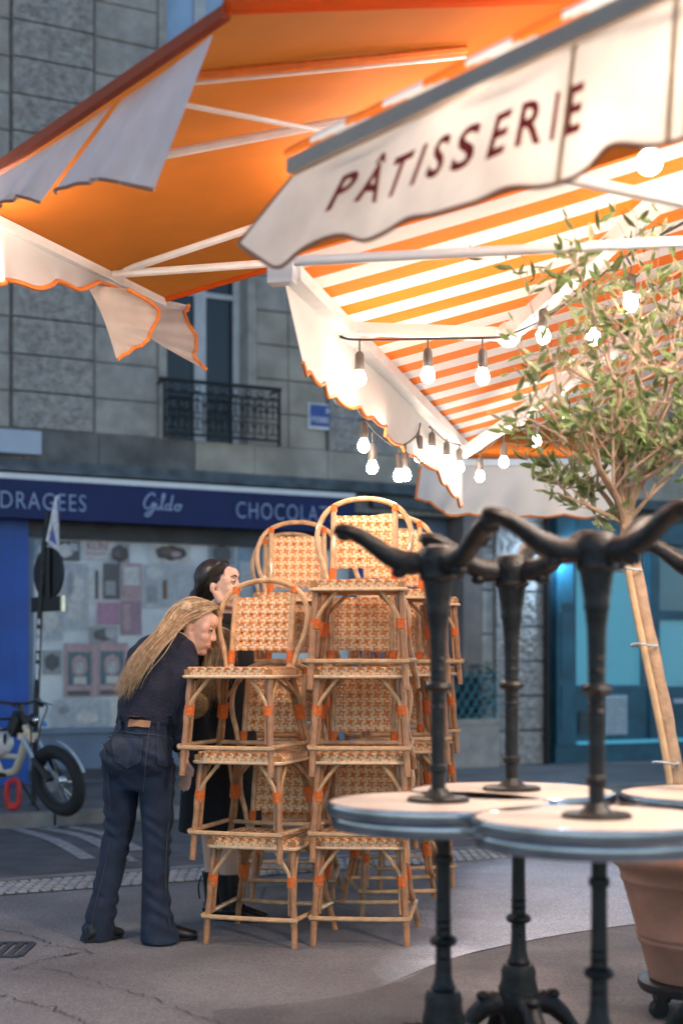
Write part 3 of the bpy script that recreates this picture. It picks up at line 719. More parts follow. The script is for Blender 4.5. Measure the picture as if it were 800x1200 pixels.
b = MB(); b.grid(lambda a, c: A0.lerp(A2, a) + Ap * (1.22 * c) + V((0, 0, .05 + .30 * 1.22 * c)), 40, 8, lambda a, c: (a * NA + .1, c)); b.build('canopy', 'striped_canvas', pa, smooth=True)
def on_A(px): # point on the bar under image column px
    k = (px - 400) / FPX; t = (k * A0.y - A0.x) / (Ad.x - k * Ad.y); return A0 + Ad * t
botA = []
for bx, by, tx in ((283, 286, 342), (304, 301, 362), (328, 314, 388), (358, 291, 417), (392, 274, 448), (420, 281, 472), (450, 274, 500), (480, 256, 527), (515, 252, 556), (560, 238, 596), (590, 219, 622), (630, 218, 656), (660, 211, 682), (690, 194, 708), (722, 172, 737), (765, 172, 777), (800, 163, 809), (850, 142, 856)):
    q = on_A(tx); yy = q.y + (.03 if bx < 420 else 0)
    botA.append((P(bx, by, yy), q + V((0, 0, -.026))))
botA.append((A2 + V((0, 0, -.30)), A2 + V((0, 0, -.026))))
bs = [x[0] for x in botA]; tsA = [x[1] for x in botA]
vA, fA = sheet(tsA, bs, 130, 14, 'valance', 'cream_canvas', pa, .012, hem='brown_hem', hemr=.0055, ph=.4, side_hems=(0.0,))
# where the letters go: bilinear in the cloth parameters
def find_a(px, c):
    best = min(range(0, 400), key=lambda i: abs((lambda q: 400 + FPX * q.x / q.y)(fA(i / 400, c)) - px)); return best / 400
a_l, a_r = find_a(392, .5), find_a(683, .5)
def on_cloth(s, t):
    a = a_l + (a_r - a_l) * s; c = .66 - .36 * t
    return fA(a, c) - V((-Ad.y, Ad.x, 0)) * 0 + (-Ap) * .004
text_to('PÂTISSERIE', 'lettering', 'red_letter', pa, lambda s, t: on_cloth(s, t * 1.24), 1.42, .022, sub=2)
for px in (664, 788):
    a = find_a(px, .5); b = MB(); w = .006
    b.grid(lambda s, t: fA(a + (s - .5) * .012, t) - Ap * .003, 1, 12); b.build('seam', 'seam_tan', vA)
# -- plain orange awning at the upper left, two front bars meeting at a corner
O0, Oc, O1 = P(265, 15, 4.0), V((-1.538, 5.618, 3.03)), P(190, 355, 7.23)
O0.z = Oc.z = 3.03
oa = thing('orange_awning', 'plain orange corner awning with pale wind-blown valances at the upper left', 'awning', Oc)
p0, p1 = V((.8, .6, 0)), V((.932, -.363, 0)); B0 = O0 + p0 * 3.0 + V((0, 0, .90)); B1 = O1 + p1 * 3.0 + V((0, 0, .50)); Bm = (B0 + B1) / 2
def o_surf(a, c):
    f = O0.lerp(Oc, a * 2) if a < .5 else Oc.lerp(O1, a * 2 - 1)
    e = B0.lerp(B1, a)
    return f.lerp(e, c) + V((0, 0, .02 - .06 * math.sin(math.pi * c) * math.sin(math.pi * a)))
b = MB(); b.grid(o_surf, 60, 24); b.build('canopy', 'orange_canvas', oa, smooth=True)
b = MB(); b.tube([o_surf(0, i / 24) + V((0, 0, -.005)) for i in range(25)], .022, 8); b.build('side_hem', 'orange_canvas', oa, smooth=True)
b = MB(); b.tube([o_surf(1, i / 24) + V((0, 0, -.005)) for i in range(25)], .016, 8); b.build('side_hem', 'orange_canvas', oa, smooth=True)
od0 = (Oc - O0).normalized()
b = MB(); b.bar(O0, Oc, .028, .036); b.build('front_bar', 'shaded_orange_canvas', oa)
b = MB(); b.bar(Oc, O1, .05, .04); b.build('front_bar', 'white_metal', oa)
def tube_px(name, a, c, r, m='white_metal', parent=oa):
    b = MB(); b.tube([P(*a), P(*c)], r, 8); return b.build(name, m, parent, smooth=True)
tube_px('support_arm', (125, 322, 6.75), (348, 306, 6.4), .019); tube_px('support_arm', (142, 318, 6.75), (330, 256, 5.9), .017)
tube_px('support_arm', (188, 182, 5.25), (420, 138, 5.2), .018); tube_px('support_arm', (213, 122, 4.75), (380, 154, 5.0), .010)
b = MB(); sm = [(225, 88), (400, 72), (545, 58)]
def o_z(px, py): # nearest canopy point on the ray
    best = None
    for i in range(61):
        for j in range(0, 49):
            q = o_surf(i / 60, j / 48); x, y = 400 + FPX * q.x / q.y, 777 - FPX * (q.z - H) / q.y; e = (x - px) ** 2 + (y - py) ** 2
            if best is None or e < best[0]: best = (e, q)
    return best[1]
pts = [P(px, py, o_z(px, py).y - .06) for px, py in sm]
b.tube(spline(pts, 12), .016, 8); b.build('seam', 'orange_hem', oa, smooth=True)
pts = [p + V((0, -.01, -.03)) for p in pts]; b = MB(); b.tube(spline(pts, 12), .006, 6); b.build('tension_cord', 'white_metal', oa, smooth=True)
# wind-blown valance pieces
sheet([P(250, 40, 4.06), P(195, 82, 4.32), P(142, 117, 4.60)], [P(178, 222, 4.2), P(150, 216, 4.3), P(122, 211, 4.42), P(95, 214, 4.58), P(65, 226, 4.75)], 40, 12, 'valance', 'shaded_white_canvas', oa, .014, ph=2, hem='brown_hem', hemr=.006)
sheet([P(132, 122, 4.62), P(60, 170, 4.95), P(-40, 228, 5.45)], [P(42, 236, 4.85), P(24, 231, 4.95), P(8, 236, 5.05), P(-10, 250, 5.15), P(-80, 262, 5.6)], 40, 12, 'valance', 'shaded_white_canvas', oa, .014, ph=1, hem='brown_hem', hemr=.006)
sheet([P(-30, 246, 5.75), P(0, 263, 5.92), P(60, 298, 6.3), P(117, 320, 6.68), P(160, 341, 7.0)], [P(-30, 330, 5.7), P(0, 333, 5.85), P(14, 328, 5.95), P(45, 338, 6.1), P(70, 329, 6.25), P(96, 339, 6.4), P(115, 331, 6.55), P(150, 343, 6.9)], 60, 8, 'valance', 'white_canvas', oa, .015, hem='orange_hem', hemr=.011)
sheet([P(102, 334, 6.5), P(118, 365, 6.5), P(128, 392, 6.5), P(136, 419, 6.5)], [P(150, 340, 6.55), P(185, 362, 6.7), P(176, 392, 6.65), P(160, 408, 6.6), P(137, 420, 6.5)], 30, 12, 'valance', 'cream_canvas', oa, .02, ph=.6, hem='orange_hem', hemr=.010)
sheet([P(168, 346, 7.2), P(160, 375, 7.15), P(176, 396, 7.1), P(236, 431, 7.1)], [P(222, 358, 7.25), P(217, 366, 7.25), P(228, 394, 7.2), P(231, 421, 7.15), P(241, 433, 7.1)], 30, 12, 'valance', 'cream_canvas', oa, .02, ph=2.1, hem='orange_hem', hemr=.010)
# -- far awning behind the tree
T0, T1 = P(492, 543, 8.9), P(722, 541, 9.5)
ta = thing('orange_awning', 'far plain orange awning with a white valance edged in orange behind the small tree', 'awning', T0)
b = MB(); b.bar(T0, T1, .05, .04); b.build('front_bar', 'white_metal', ta)
Tn = V((.12, .99, 0))
b = MB(); b.grid(lambda a, c: T0.lerp(T1, a) + Tn * (2.2 * c) + V((0, 0, .03 + .62 * c - .05 * math.sin(3.1 * c))), 12, 8); b.build('canopy', 'orange_canvas', ta, smooth=True)
sheet([T0 + V((0, 0, -.02)), T1 + V((0, 0, -.02))], [P(487, 585, 8.7), P(504, 590, 8.75), P(528, 602, 8.85), P(560, 603, 9.0), P(600, 606, 9.1), P(650, 604, 9.3), P(690, 607, 9.4), P(722, 606, 9.5)], 60, 8, 'valance', 'white_canvas', ta, .03, 8, .02, hem='orange_hem', hemr=.008, side_hems=(0.0,))
tl_pts = [P(520, 548, 9.7), P(560, 552, 9.8), P(610, 550, 9.9), P(660, 552, 10.0), P(700, 548, 10.1)]
# ------------------------------------------------------------------ string lights
def bulb_on(parent, top, down=.10, on=True, r=.026):
    b = MB(); b.tube([top, top - V((0, 0, down * .45))], .004, 5); b.lathe([(.010, .03), (.017, .02), (.019, -.035), (.015, -.045)], 10, top - V((0, 0, down * .45 + .02))); s = b.build('socket', 'socket', parent, smooth=True)
    c = top - V((0, 0, down * .45 + .085)); b = MB(); b.lathe([(.012, .03), (.016, .018), (.024, 0), (r, -.012), (r * .87, -.012 - r * .5), (r * .5, -.012 - r * .9), (.003, -.012 - r)], 12, c); b.build('bulb', 'bulb' if on else 'bulb_off', s, smooth=True)
def string(name, label, pts, n, bulbs, r=.005, group='festoon light strings under the striped awning'):
    t = thing(name, label, 'string lights', pts[0], 0, group)
    c = spline(pts, n); b = MB(); b.tube(c, r, 6); b.build('cable', 'cable', t, smooth=True)
    for (px, py, Y, on) in bulbs:
        # hang from the cable point nearest in space to the bulb's own column
        q = P(px, py, Y); best = min(c, key=lambda p: (p.x - q.x) ** 2 + (p.y - q.y) ** 2 * .3)
        top = V((q.x, q.y, max(q.z + .09, min(best.z, q.z + .22)))); 
        k = MB(); k.tube([best, top], .004, 5); k.build('cable', 'cable', t)
        bulb_on(t, top, max(.06, (top.z - q.z - .06) * 1.6), on)
    return t
string('string_lights', 'festoon string along the front folding arm, first bulbs at the front of the striped awning', [P(384, 388, 5.65), P(400, 395, 5.6), P(421, 398, 5.55), P(501, 397, 5.4), P(565, 396, 5.3), P(590, 395, 5.3)], 40,
       [(421, 440, 5.55, 1), (501, 435, 5.4, 1), (565, 437, 5.3, 1)])
string('string_lights', 'festoon string climbing the inner folding arm behind the tree crown', [P(590, 395, 5.3), P(640, 372, 5.2), P(695, 330, 5.1), P(745, 292, 4.95), P(830, 245, 4.8)], 40, [(636, 384, 5.2, 1), (695, 396, 5.15, 1), (739, 350, 5.1, 1)])
string('string_lights', 'festoon string sagging along the white valance of the striped awning', [P(385, 388, 5.65), P(390, 412, 5.7), P(398, 432, 5.75), P(418, 478, 6.0), P(441, 507, 6.25), P(462, 522, 6.5), P(478, 519, 6.7), P(489, 508, 6.9), P(492, 496, 7.0)], 60,
       [(398, 460, 5.75, 0), (426, 514, 6.1, 1), (436, 545, 6.25, 1), (467, 553, 6.55, 1), (475, 553, 6.65, 1), (491, 530, 6.95, 1)])
string('string_lights', 'festoon string from the valance end along the far arm', [P(503, 500, 7.1), P(523, 517, 7.5), P(540, 522, 7.9), P(562, 530, 8.0), P(592, 506, 7.7), P(640, 470, 7.3), P(690, 445, 7.0), P(760, 460, 6.6)], 60,
       [(506, 524, 7.15, 1), (523, 534, 7.5, 1), (538, 543, 7.85, 1), (562, 555, 8.0, 1), (590, 540, 7.7, 1), (628, 517, 7.4, 1), (664, 491, 7.15, 1), (724, 486, 6.8, 1)])
# globes on the near awning's front bar, behind its valance
gs = thing('string_lights', 'festoon string of globe bulbs behind the lettered valance', 'string lights', A0)
c = [A0 + Ad * (.25 + i * .1) + Ap * .10 + V((0, 0, -.03 - .02 * math.sin(i * 1.3))) for i in range(21)]
b = MB(); b.tube(c, .006, 6); b.build('cable', 'cable', gs, smooth=True)
for px, py, off in ((527, 160, .11), (607, 172, .11), (712, 190, .13), (782, 108, .11), (860, 95, .12), (1000, 60, .12)):
    q0 = on_A(min(px, 1100)) + Ap * off; q = P(400 + FPX * q0.x / q0.y, py, q0.y)
    top = V((q.x, q.y, A0.z - .03)); b = MB(); b.tube([top, q + V((0, 0, .03))], .005, 5); b.lathe([(.014, .045), (.017, .03), (.015, .02)], 10, q); s = b.build('socket', 'socket', gs, smooth=True)
    b = MB(); b.ball(q, .023 if 700 < px < 720 else .017, 14, 10); b.build('bulb', 'bulb', s, smooth=True)
g2 = thing('string_lights', 'festoon string added out of frame along the shop side of the lettered awning', 'string lights', A0 + Ap * 1.15)  # string added outside the view as fill light for chairs, tree and people
c = [A0 + Ad * (.5 + i * .1) + Ap * 1.15 + V((0, 0, .28 - .03 * math.sin(i * 1.3))) for i in range(19)]
b = MB(); b.tube(c, .006, 6); b.build('cable', 'cable', g2, smooth=True)
for i in range(0, 19, 2): bulb_on(g2, c[i], .1, True, .074 + .036 * (i > 6))
# festoon under the plain orange awning (runs along its ridge, mostly behind the lettered valance)
os_ = thing('string_lights', 'festoon string under the plain orange awning, hidden by the lettered valance', 'string lights', P(470, 170, 5.4))
c = [P(380, 250, 6.0), P(440, 205, 5.7), P(520, 150, 5.3), P(640, 105, 5.0), P(760, 60, 4.7), P(900, 20, 4.4)]
b = MB(); b.tube(spline(c, 20), .005, 6); b.build('cable', 'cable', os_, smooth=True)
for q in (P(392, 226, 5.9), P(440, 206, 5.7), P(490, 182, 5.45), P(560, 148, 5.2), P(640, 120, 5.0), P(720, 92, 4.8)): bulb_on(os_, q + V((0, 0, .09)), .1, True, .058 if q.y > 5.3 else .044)
t3 = thing('string_lights', 'festoon string added out of sight under the far plain orange awning, behind its white valance', 'string lights', tl_pts[0])  # unseen bulbs added to make the far canopy and valance glow
b = MB(); b.tube(spline(tl_pts, 16), .005, 6); b.build('cable', 'cable', t3, smooth=True)
for q in tl_pts[1:4]: bulb_on(t3, q, .1, True, .034)
o3 = thing('string_lights', 'festoon string added out of frame at the left corner of the plain orange awning', 'string lights', Oc)  # bulbs added outside the view to brighten the canopy's left part
c = [Oc + V((.06, -.22, -.03)), Oc + V((.0, -.06, -.05)), Oc + V((-.02, .04, -.03)), Oc + V((.03, .14, -.03))]
b = MB(); b.tube(spline(c, 12), .005, 6); b.build('cable', 'cable', o3, smooth=True)
for q in (Oc + V((.02, -.11, -.03)), Oc + V((-.02, .04, -.03))): bulb_on(o3, q, .1, True, .105)
# ------------------------------------------------------------------ chairs
def weave(b, fn, nu, nv, Pw, okw=lambda i, j: True, hh=.0026):
    """two-tone ribbons (cream band + orange band) in plain weave, on fn(a, b, h)"""
    for flip in (0, 1):
        n1, n2 = (nu, nv) if not flip else (nv, nu)
        for i in range(n1):
            js = [j for j in range(n2) if (okw(i, j) if not flip else okw(j, i))]
            if not js: continue
            j0, j1 = js[0], js[-1] + 1
            o_ = .175 if i % 2 == 0 else 0.0
            for f0, f1, mi in (((o_, o_ + .345, 1), (o_ + .355, o_ + .825, 0)) if i % 2 == 0 else ((o_, o_ + .47, 0), (o_ + .48, o_ + .825, 1))):
                b.cur = mi; vs = []; fs = []; k = 0
                for j in range(j0, j1):
                    s = 1 if (i + j) % 2 == flip else -1
                    for fr_ in ((0, .3, .7) if j < j1 - 1 else (0, .3, .7, 1)):
                        h = 0 if fr_ in (0, 1) else s * hh
                        for f in (f0, f1):
                            a, c = (i + f) * Pw, (j + fr_) * Pw
                            vs.append(fn(a, c, h) if not flip else fn(c, a, h))
                        k += 1
                for q in range(k - 1): fs.append((2 * q, 2 * q + 1, 2 * q + 3, 2 * q + 2) if not flip else (2 * q + 1, 2 * q, 2 * q + 2, 2 * q + 3))
                b.add(vs, fs)
    b.cur = 0
SEAT = .455
def make_chair(label):
    t = thing('bistro_chair', label, 'chair', (0, 0, 0), 0, 'rattan bistro chairs stacked on the pavement')
    kid = KIDS.setdefault(t, [])
    def add(mb_, name, m, par=None, smooth=True):
        o = mb_.build(name, m, par or t, smooth, world=False); KIDS.setdefault(par or t, []).append(o); return o
    Pw = .020; hw = .198; n = 20; nf = 2; e = Pw  # 20 cells plus two folded over each edge
    half = n * Pw / 2
    def seatf(a, c, h):
        x, y = a - 2 * Pw - half, c - 2 * Pw - half; z = 0.0; nx = ny = 0; nz = 1
        if abs(x) > half: z -= (abs(x) - half); nx = math.copysign(1, x); nz = 0; x = math.copysign(half, x)
        if abs(y) > half: z -= (abs(y) - half); ny = math.copysign(1, y); nz = 0; y = math.copysign(half, y)
        tp = 1 - .08 * (y + half) / (2 * half)
        r2 = max(0, abs(x) + abs(y) - 2 * half + .05); x -= math.copysign(r2 * .35, x); y -= math.copysign(r2 * .35, y)
        return V(((x + nx * h) * tp, y + ny * h, SEAT + z + nz * h - .006 * (1 if nz else 0) * max(0, 1 - (x * x + y * y) / .03)))
    b = MB(); edge_ = (0, 1, n + 2, n + 3); ok = lambda i, j: not (i in edge_ and j in edge_)
    weave(b, seatf, n + 4, n + 4, Pw, ok)
    add(b, 'woven_seat', ['weave_cream', 'weave_orange'])
    b = MB(); w2 = half - .006
    b.hexa([(-w2, -w2, SEAT - .036), (w2, -w2, SEAT - .036), (w2 * .92, w2, SEAT - .036), (-w2 * .92, w2, SEAT - .036), (-w2, -w2, SEAT - .008), (w2, -w2, SEAT - .008), (w2 * .92, w2, SEAT - .008), (-w2 * .92, w2, SEAT - .008)])
    add(b, 'seat_frame', 'seat_core', smooth=False)
    b = MB(); k = half + .002; pts = []
    for cx, cy, a0 in ((1, -1, -90), (1, 1, 0), (-1, 1, 90), (-1, -1, 180)):
        tp = .92 if cy > 0 else 1.0
        for s in range(4):
            w = R(a0 + s * 30); pts.append((cx * (k - .03) * tp + .03 * math.cos(w), cy * (k - .03) + .03 * math.sin(w), SEAT - .038))
    b.tube(pts + [pts[0]], .0075, 6, cap=False); add(b, 'seat_rim', 'weave_cream')
    # backrest
    def yb(z): return .195 + (z - SEAT) * .19
    Hb, wb = 12, 14
    def backf(a, c, h):
        x = a - wb * Pw / 2; z = SEAT + .075 + c
        return V((x, yb(z) + h * 1.0 + .10 * (x * x) * -1 + .012, z))
    b = MB(); weave(b, backf, wb, Hb, Pw, hh=.0028); add(b, 'woven_backrest', ['weave_cream', 'weave_orange'])
    hp = spline([(-.150, yb(.44), .43), (-.172, yb(.52), .52), (-.205, yb(.62), .62), (-.206, yb(.71), .71), (-.165, yb(.79), .79), (-.09, yb(.83), .832), (0, yb(.845), .845), (.09, yb(.83), .832), (.165, yb(.79), .79), (.206, yb(.71), .71), (.205, yb(.62), .62), (.172, yb(.52), .52), (.150, yb(.44), .43)], 40)
    b = MB(); b.tube(hp, .0125, 8); add(b, 'back_hoop', 'rattan_light')
    for s in (-1, 1):
        b = MB(); b.tube([(s * .138, yb(.43), .425), (s * .138, yb(.80) , .805)], .0125, 8); p = add(b, 'back_post', 'rattan_light')
        for z0_, z1_ in ((.475, .528), (.785, .815)):
            b = MB(); b.tube([(s * .138, yb(z0_), z0_), (s * .138, yb(z1_), z1_)], .0165, 8); add(b, 'binding', 'binding', p)
    # legs
    for s in (-1, 1):
        for (x0, y0, x1, y1, wy) in ((.178, -.165, .200, -.205, -1), (.158, .175, .235, .265, 1)):
            top, bot = V((s * x0, y0, SEAT - .035)), V((s * x1, y1, 0))
            b = MB(); mid = top.lerp(bot, .55) + V((0, 0, 0))
            lp_ = [top.lerp(bot, i / 14) + V((.0012 * math.sin(i * 2.1 + s), .0012 * math.cos(i * 1.7 + wy), 0)) for i in range(15)]
            b.tube(lp_, [.0138 + (.0022 if i in (5, 10) else 0) + .0005 * math.sin(i * 1.3) for i in range(15)], 8)
            q = top.lerp(bot, .05) + V((-s * .018, -wy * .012, 0)); q2 = top.lerp(bot, .68) + V((-s * .020, -wy * .008, 0)); b.tube([q, q.lerp(q2, .5), q2], .009, 6)
            lg = add(b, 'leg', 'rattan')
            p1, p2 = top.lerp(bot, .30), top.lerp(bot, .40 if wy < 0 else .45)
            b = MB(); off = V((-s * .007, -wy * .004, 0)); b.tube([p1 + off, p2 + off], .0225 if wy < 0 else .026, 8); add(b, 'binding', 'binding', lg)
            # braces: one towards the middle of the front or back, one along the side
            a = top.lerp(bot, .42)
            b = MB(); b.tube(spline([a + V((-s * .012, 0, 0)), a + V((-s * .016, 0, .05)), a + V((-s * .035, -wy * .004, .09)), V((s * (x0 - .085), y0 - wy * .002, SEAT - .045))], 10), .0085, 6); add(b, 'brace', 'rattan_light')
            b = MB(); b.tube(spline([a + V((0, -wy * .014, 0)), a + V((0, -wy * .018, .05)), a + V((-s * .004, -wy * .04, .09)), V((s * (x0 - .004), y0 - wy * .10, SEAT - .045))], 10), .0085, 6); add(b, 'brace', 'rattan_light')
    zs = .118; fx = .200 - .022 * (zs / .42); fy = -.205 + .04 * zs / .42; rx = .235 - .077 * zs / .42; ry = .265 - .09 * zs / .42
    for nm, q in (('f', [(-fx - .02, fy - .014, zs), (0, fy - .022, zs), (fx + .02, fy - .014, zs)]), ('r', [(-rx, ry, zs), (0, ry - .03, zs), (rx, ry, zs)]), ('s', [(-fx - .016, fy - .02, zs + .006), (-(fx + rx) / 2 - .012, 0.0, zs + .006), (-rx - .012, ry, zs + .006)]), ('s', [(fx + .016, fy - .02, zs + .006), ((fx + rx) / 2 + .012, 0.0, zs + .006), (rx + .012, ry, zs + .006)])):
        b = MB(); b.tube(spline(q, 8), .0105, 7); add(b, 'stretcher', 'rattan_light')
    return t
LEV = {1: ['only'], 3: ['top', 'middle', 'bottom'], 4: ['top', 'second', 'third', 'bottom']}
def lab(lv, what):
    return {'top': 'topmost rattan chair of the ', 'second': 'second rattan chair down the ', 'third': 'third rattan chair down the ', 'middle': 'middle rattan chair of the ', 'bottom': 'bottom rattan chair of the '}[lv] + what
proto = None
def stack(x, y, deg, n, what, dx=0.0, dy=-.045):
    global proto
    for k in range(n):
        lv = LEV[n][n - 1 - k]; L = lab(lv, what)
        if proto is None: proto = make_chair(L); o = proto
        else: o = copy_tree(proto)
        o['label'] = L
        a = R(deg + random.uniform(-1.5, 1.5)); o.rotation_euler = (0, 0, a)
        o.location = (x + dx * k - math.sin(a) * dy * k + random.uniform(-.006, .006), y + math.cos(a) * dy * k, .363 * k)
stack(-.335, 6.22, -18, 3, 'short stack beside the blonde woman', dx=-.03)
stack(.088, 6.22, -3, 4, 'tall front stack right of the short one')
stack(-.235, 7.28, 0, 4, 'tall stack rising behind the short stack')
stack(.27, 6.95, 6, 4, 'tall right-hand stack behind the cast iron table foot')
stack(.36, 7.72, 10, 4, 'rearmost stack at the right, mostly hidden')
stack(-.30, 7.95, -4, 4, 'rearmost stack at the left, mostly hidden')
# ------------------------------------------------------------------ bistro tables
TZ = .79
def make_table(label, angs, rr=.30, legl=.262, bz=1.0):
    t = thing('bistro_table', label, 'table'); KIDS[t] = []
    def add(mb_, name, m, par=None, smooth=True):
        o = mb_.build(name, m, par or t, smooth, world=False); KIDS.setdefault(par or t, []).append(o); return o
    b = MB(); b.lathe([(rr - .012, TZ - .033), (rr - .004, TZ - .031), (rr - .004, TZ - .001), (rr - .01, TZ)], 56); add(b, 'table_top', 'ply')
    b = MB(); n = 56; vs = []; fs = []
    prof = [(rr - .006, -.034), (rr, -.034), (rr + .002, -.031), (rr + .0025, -.025), (rr + .003, -.017), (rr + .0025, -.009), (rr + .002, -.004), (rr, -.001), (rr - .006, 0.0)]
    for r_, z in prof:
        for j in range(n): w = 2 * math.pi * j / n; vs.append((r_ * math.cos(w), r_ * math.sin(w), TZ + z))
    for i in range(len(prof) - 1):
        for j in range(n): fs.append((i * n + j, i * n + (j + 1) % n, (i + 1) * n + (j + 1) % n, (i + 1) * n + j))
    b.add(vs, fs); add(b, 'edge_band', 'steel_band')
    b = MB(); b.lathe([(.078, TZ - .045), (.085, TZ - .041), (.085, TZ - .0335), (.03, TZ - .0332)], 28); b.lathe([(.024, TZ - .068), (.034, TZ - .053), (.045, TZ - .0455), (.02, TZ - .045)], 20); add(b, 'mounting_plate', 'black_iron')
    b = MB(); b.lathe(([(.046, .12), (.042, .16), (.036, .20), (.031, .235), (.033, .245), (.029, .255), (.024, .30)] if bz == 1 else [(.046, .21), (.042, .25), (.034, .29), (.031, .31), (.034, .32), (.029, .33), (.024, .35)]) + [(.0215, .40), (.0215, .432), (.034, .437), (.038, .446), (.034, .455), (.021, .462), (.0195, .60), (.0195, .655), (.026, .66), (.026, .675), (.0195, .68), (.0195, TZ - .05)], 20)
    for z in (.40, .37, .48, .5): b.lathe([(.020, z - .004), (.024, z), (.020, z + .004)], 16)
    add(b, 'pole', 'black_iron')
    b = MB(); b.lathe([(r_, z * bz) for r_, z in ((.02, .062), (.045, .068), (.060, .09), (.060, .115), (.050, .14), (.052, .15), (.044, .16), (.03, .161))], 24); hb = add(b, 'base_hub', 'black_iron')
    for a in angs:
        w = R(a); d = V((math.cos(w), math.sin(w), 0)); sd = V((-d.y, d.x, 0))
        secs = []
        for r_, z, hw, hh in ((.02, .105, .034, .036), (.065, .112, .033, .036), (.10, .106, .029, .032), (.14, .088, .028, .028), (.175, .062, .027, .026), (.205, .041, .028, .023), (.236, .026, .034, .021), (legl, .019, .037, .018), (legl + .02, .018, .022, .014)):
            z = .018 + (z - .018) * bz; secs.append((d * r_ + V((0, 0, z)), sd * hw, (V((0, 0, 1)) + d * .35).normalized() * hh))
        b = MB(); b.loft(secs, 10); b.ball(d * .105 + V((0, 0, .048 + .088 * bz)), (.022, .022, .016)); b.ball(d * (legl - .01) + V((0, 0, .036)), (.026, .026, .014)); add(b, 'base_leg', 'black_iron')
    return t
def table_pair(x, y, angs_dn, angs_up, what, tilt=0.0, ox=0.0):
    a = make_table('upright cast iron bistro table under ' + what, angs_dn, bz=1.95); a.location = (x + ox, y, 0)
    c = make_table('upturned bistro table with its iron feet in the air, ' + what, angs_up); c.location = (x, y, 2 * TZ + .002)
    c.rotation_euler = (math.pi, 0, 0)
# feet directions are given in world angles; the flip about X negates them
table_pair(.262, 3.86, (80, 200, 320), (184, 62, -58), 'left one before the chairs', ox=.014)
table_pair(.62, 3.46, (30, 150, 270), (178, 48, -50), 'near right one', ox=.006)
table_pair(.502, 4.20, (10, 105, 185, 285), (165, 40, -70), 'rear one between two others', ox=.02)
table_pair(1.105, 4.10, (30, 150, 270), (100, 220, 340), 'far right one at the edge')
# ------------------------------------------------------------------ terracotta pot and olive tree
pc = V((1.225, 4.86, 0))
pd = thing('plant_dolly', 'black wheeled plant dolly under the terracotta pot', 'dolly', pc)
b = MB(); b.lathe([(.17, .085), (.205, .088), (.21, .10), (.21, .118), (.20, .122)], 36, pc); b.build('platform', 'black_plastic', pd, smooth=True)
for k in range(5):
    w = R(200 + k * 72); q = pc + V((math.cos(w) * .165, math.sin(w) * .165, .032)); t = V((-math.sin(w), math.cos(w), 0))
    b = MB(); b.tube([q - t * .016, q + t * .016], .03, 14); b.bar(q + V((0, 0, .02)), q + V((0, 0, .08)), .03, .02, V((1, 0, 0))); b.build('caster', 'black_plastic', pd)
pot = thing('terracotta_pot', 'large weathered terracotta pot on a black dolly at the right edge', 'pot', pc)
b = MB(); b.lathe([(.15, .124), (.172, .126), (.178, .15), (.203, .245), (.211, .252), (.213, .262), (.211, .268), (.216, .275), (.218, .285), (.216, .29), (.252, .42), (.262, .455), (.268, .46), (.270, .47), (.268, .475), (.276, .50), (.296, .515), (.306, .53), (.308, .555), (.302, .568), (.288, .57), (.278, .565), (.272, .54), (.26, .50)], 64, pc)
b.build('pot_body', 'terracotta', pot, smooth=True)
b = MB()
def soilf(a, c):
    w = a * 2 * math.pi; r_ = c * .266; return pc + V((r_ * math.cos(w), r_ * math.sin(w), .545 + random.uniform(0, .018)))
b.grid(soilf, 40, 14); b.build('soil', 'soil', pot, smooth=True)
tr_ = thing('olive_tree', 'young olive tree with a leaning trunk growing in the terracotta pot', 'tree', pc + V((0, 0, .54)))
Yt = 4.86
tk = [P(800, 1000, Yt), P(790, 905, Yt), P(775, 820, Yt), P(757, 735, Yt), P(738, 640, Yt), P(733, 605, Yt)]
b = MB(); b.tube(spline(tk, 20), [.031 - .0075 * i / 20 + .002 * math.sin(i * 1.9) for i in range(21)], 10); b.build('trunk', 'bark', tr_, smooth=True)
b = MB(); b.tube([p + V((-.024, -.022, 0)) for p in spline([P(801, 1000, Yt), P(789, 905, Yt), P(773, 820, Yt), P(755, 735, Yt), P(737, 642, Yt)], 12)], .0125, 8); b.build('stake', 'stake', tr_, smooth=True)
for px, py in ((740, 668), (758, 756), (783, 893)):
    b = MB(); q = P(px, py, Yt); b.tube([q + V((.043 * math.cos(w) - .014, .05 * math.sin(w) - .014, .004 * math.sin(2 * w))) for w in [x * .524 for x in range(13)]], .004, 5); b.build('tie', 'grille', tr_)
rng = random.Random(11)
leaves = MB(); twigs = MB(); limbs = MB()
ctr = P(745, 440, Yt)
def leaf(q, d, L):
    d = d.normalized(); s = d.cross(V((rng.uniform(-1, 1), rng.uniform(-1, 1), rng.uniform(-.4, 1)))).normalized() * L * .15; n_ = d.cross(s).normalized() * L * .07
    leaves.cur = 1 if rng.random() < .22 else 0
    leaves.add([q, q + d * L * .35 + s + n_, q + d * L * .7 + s * .75 + n_, q + d * L, q + d * L * .7 - s * .75 + n_, q + d * L * .35 - s + n_, q + d * L * .5], [(0, 1, 6, 5), (1, 2, 6), (2, 3, 4, 6), (4, 5, 6)])
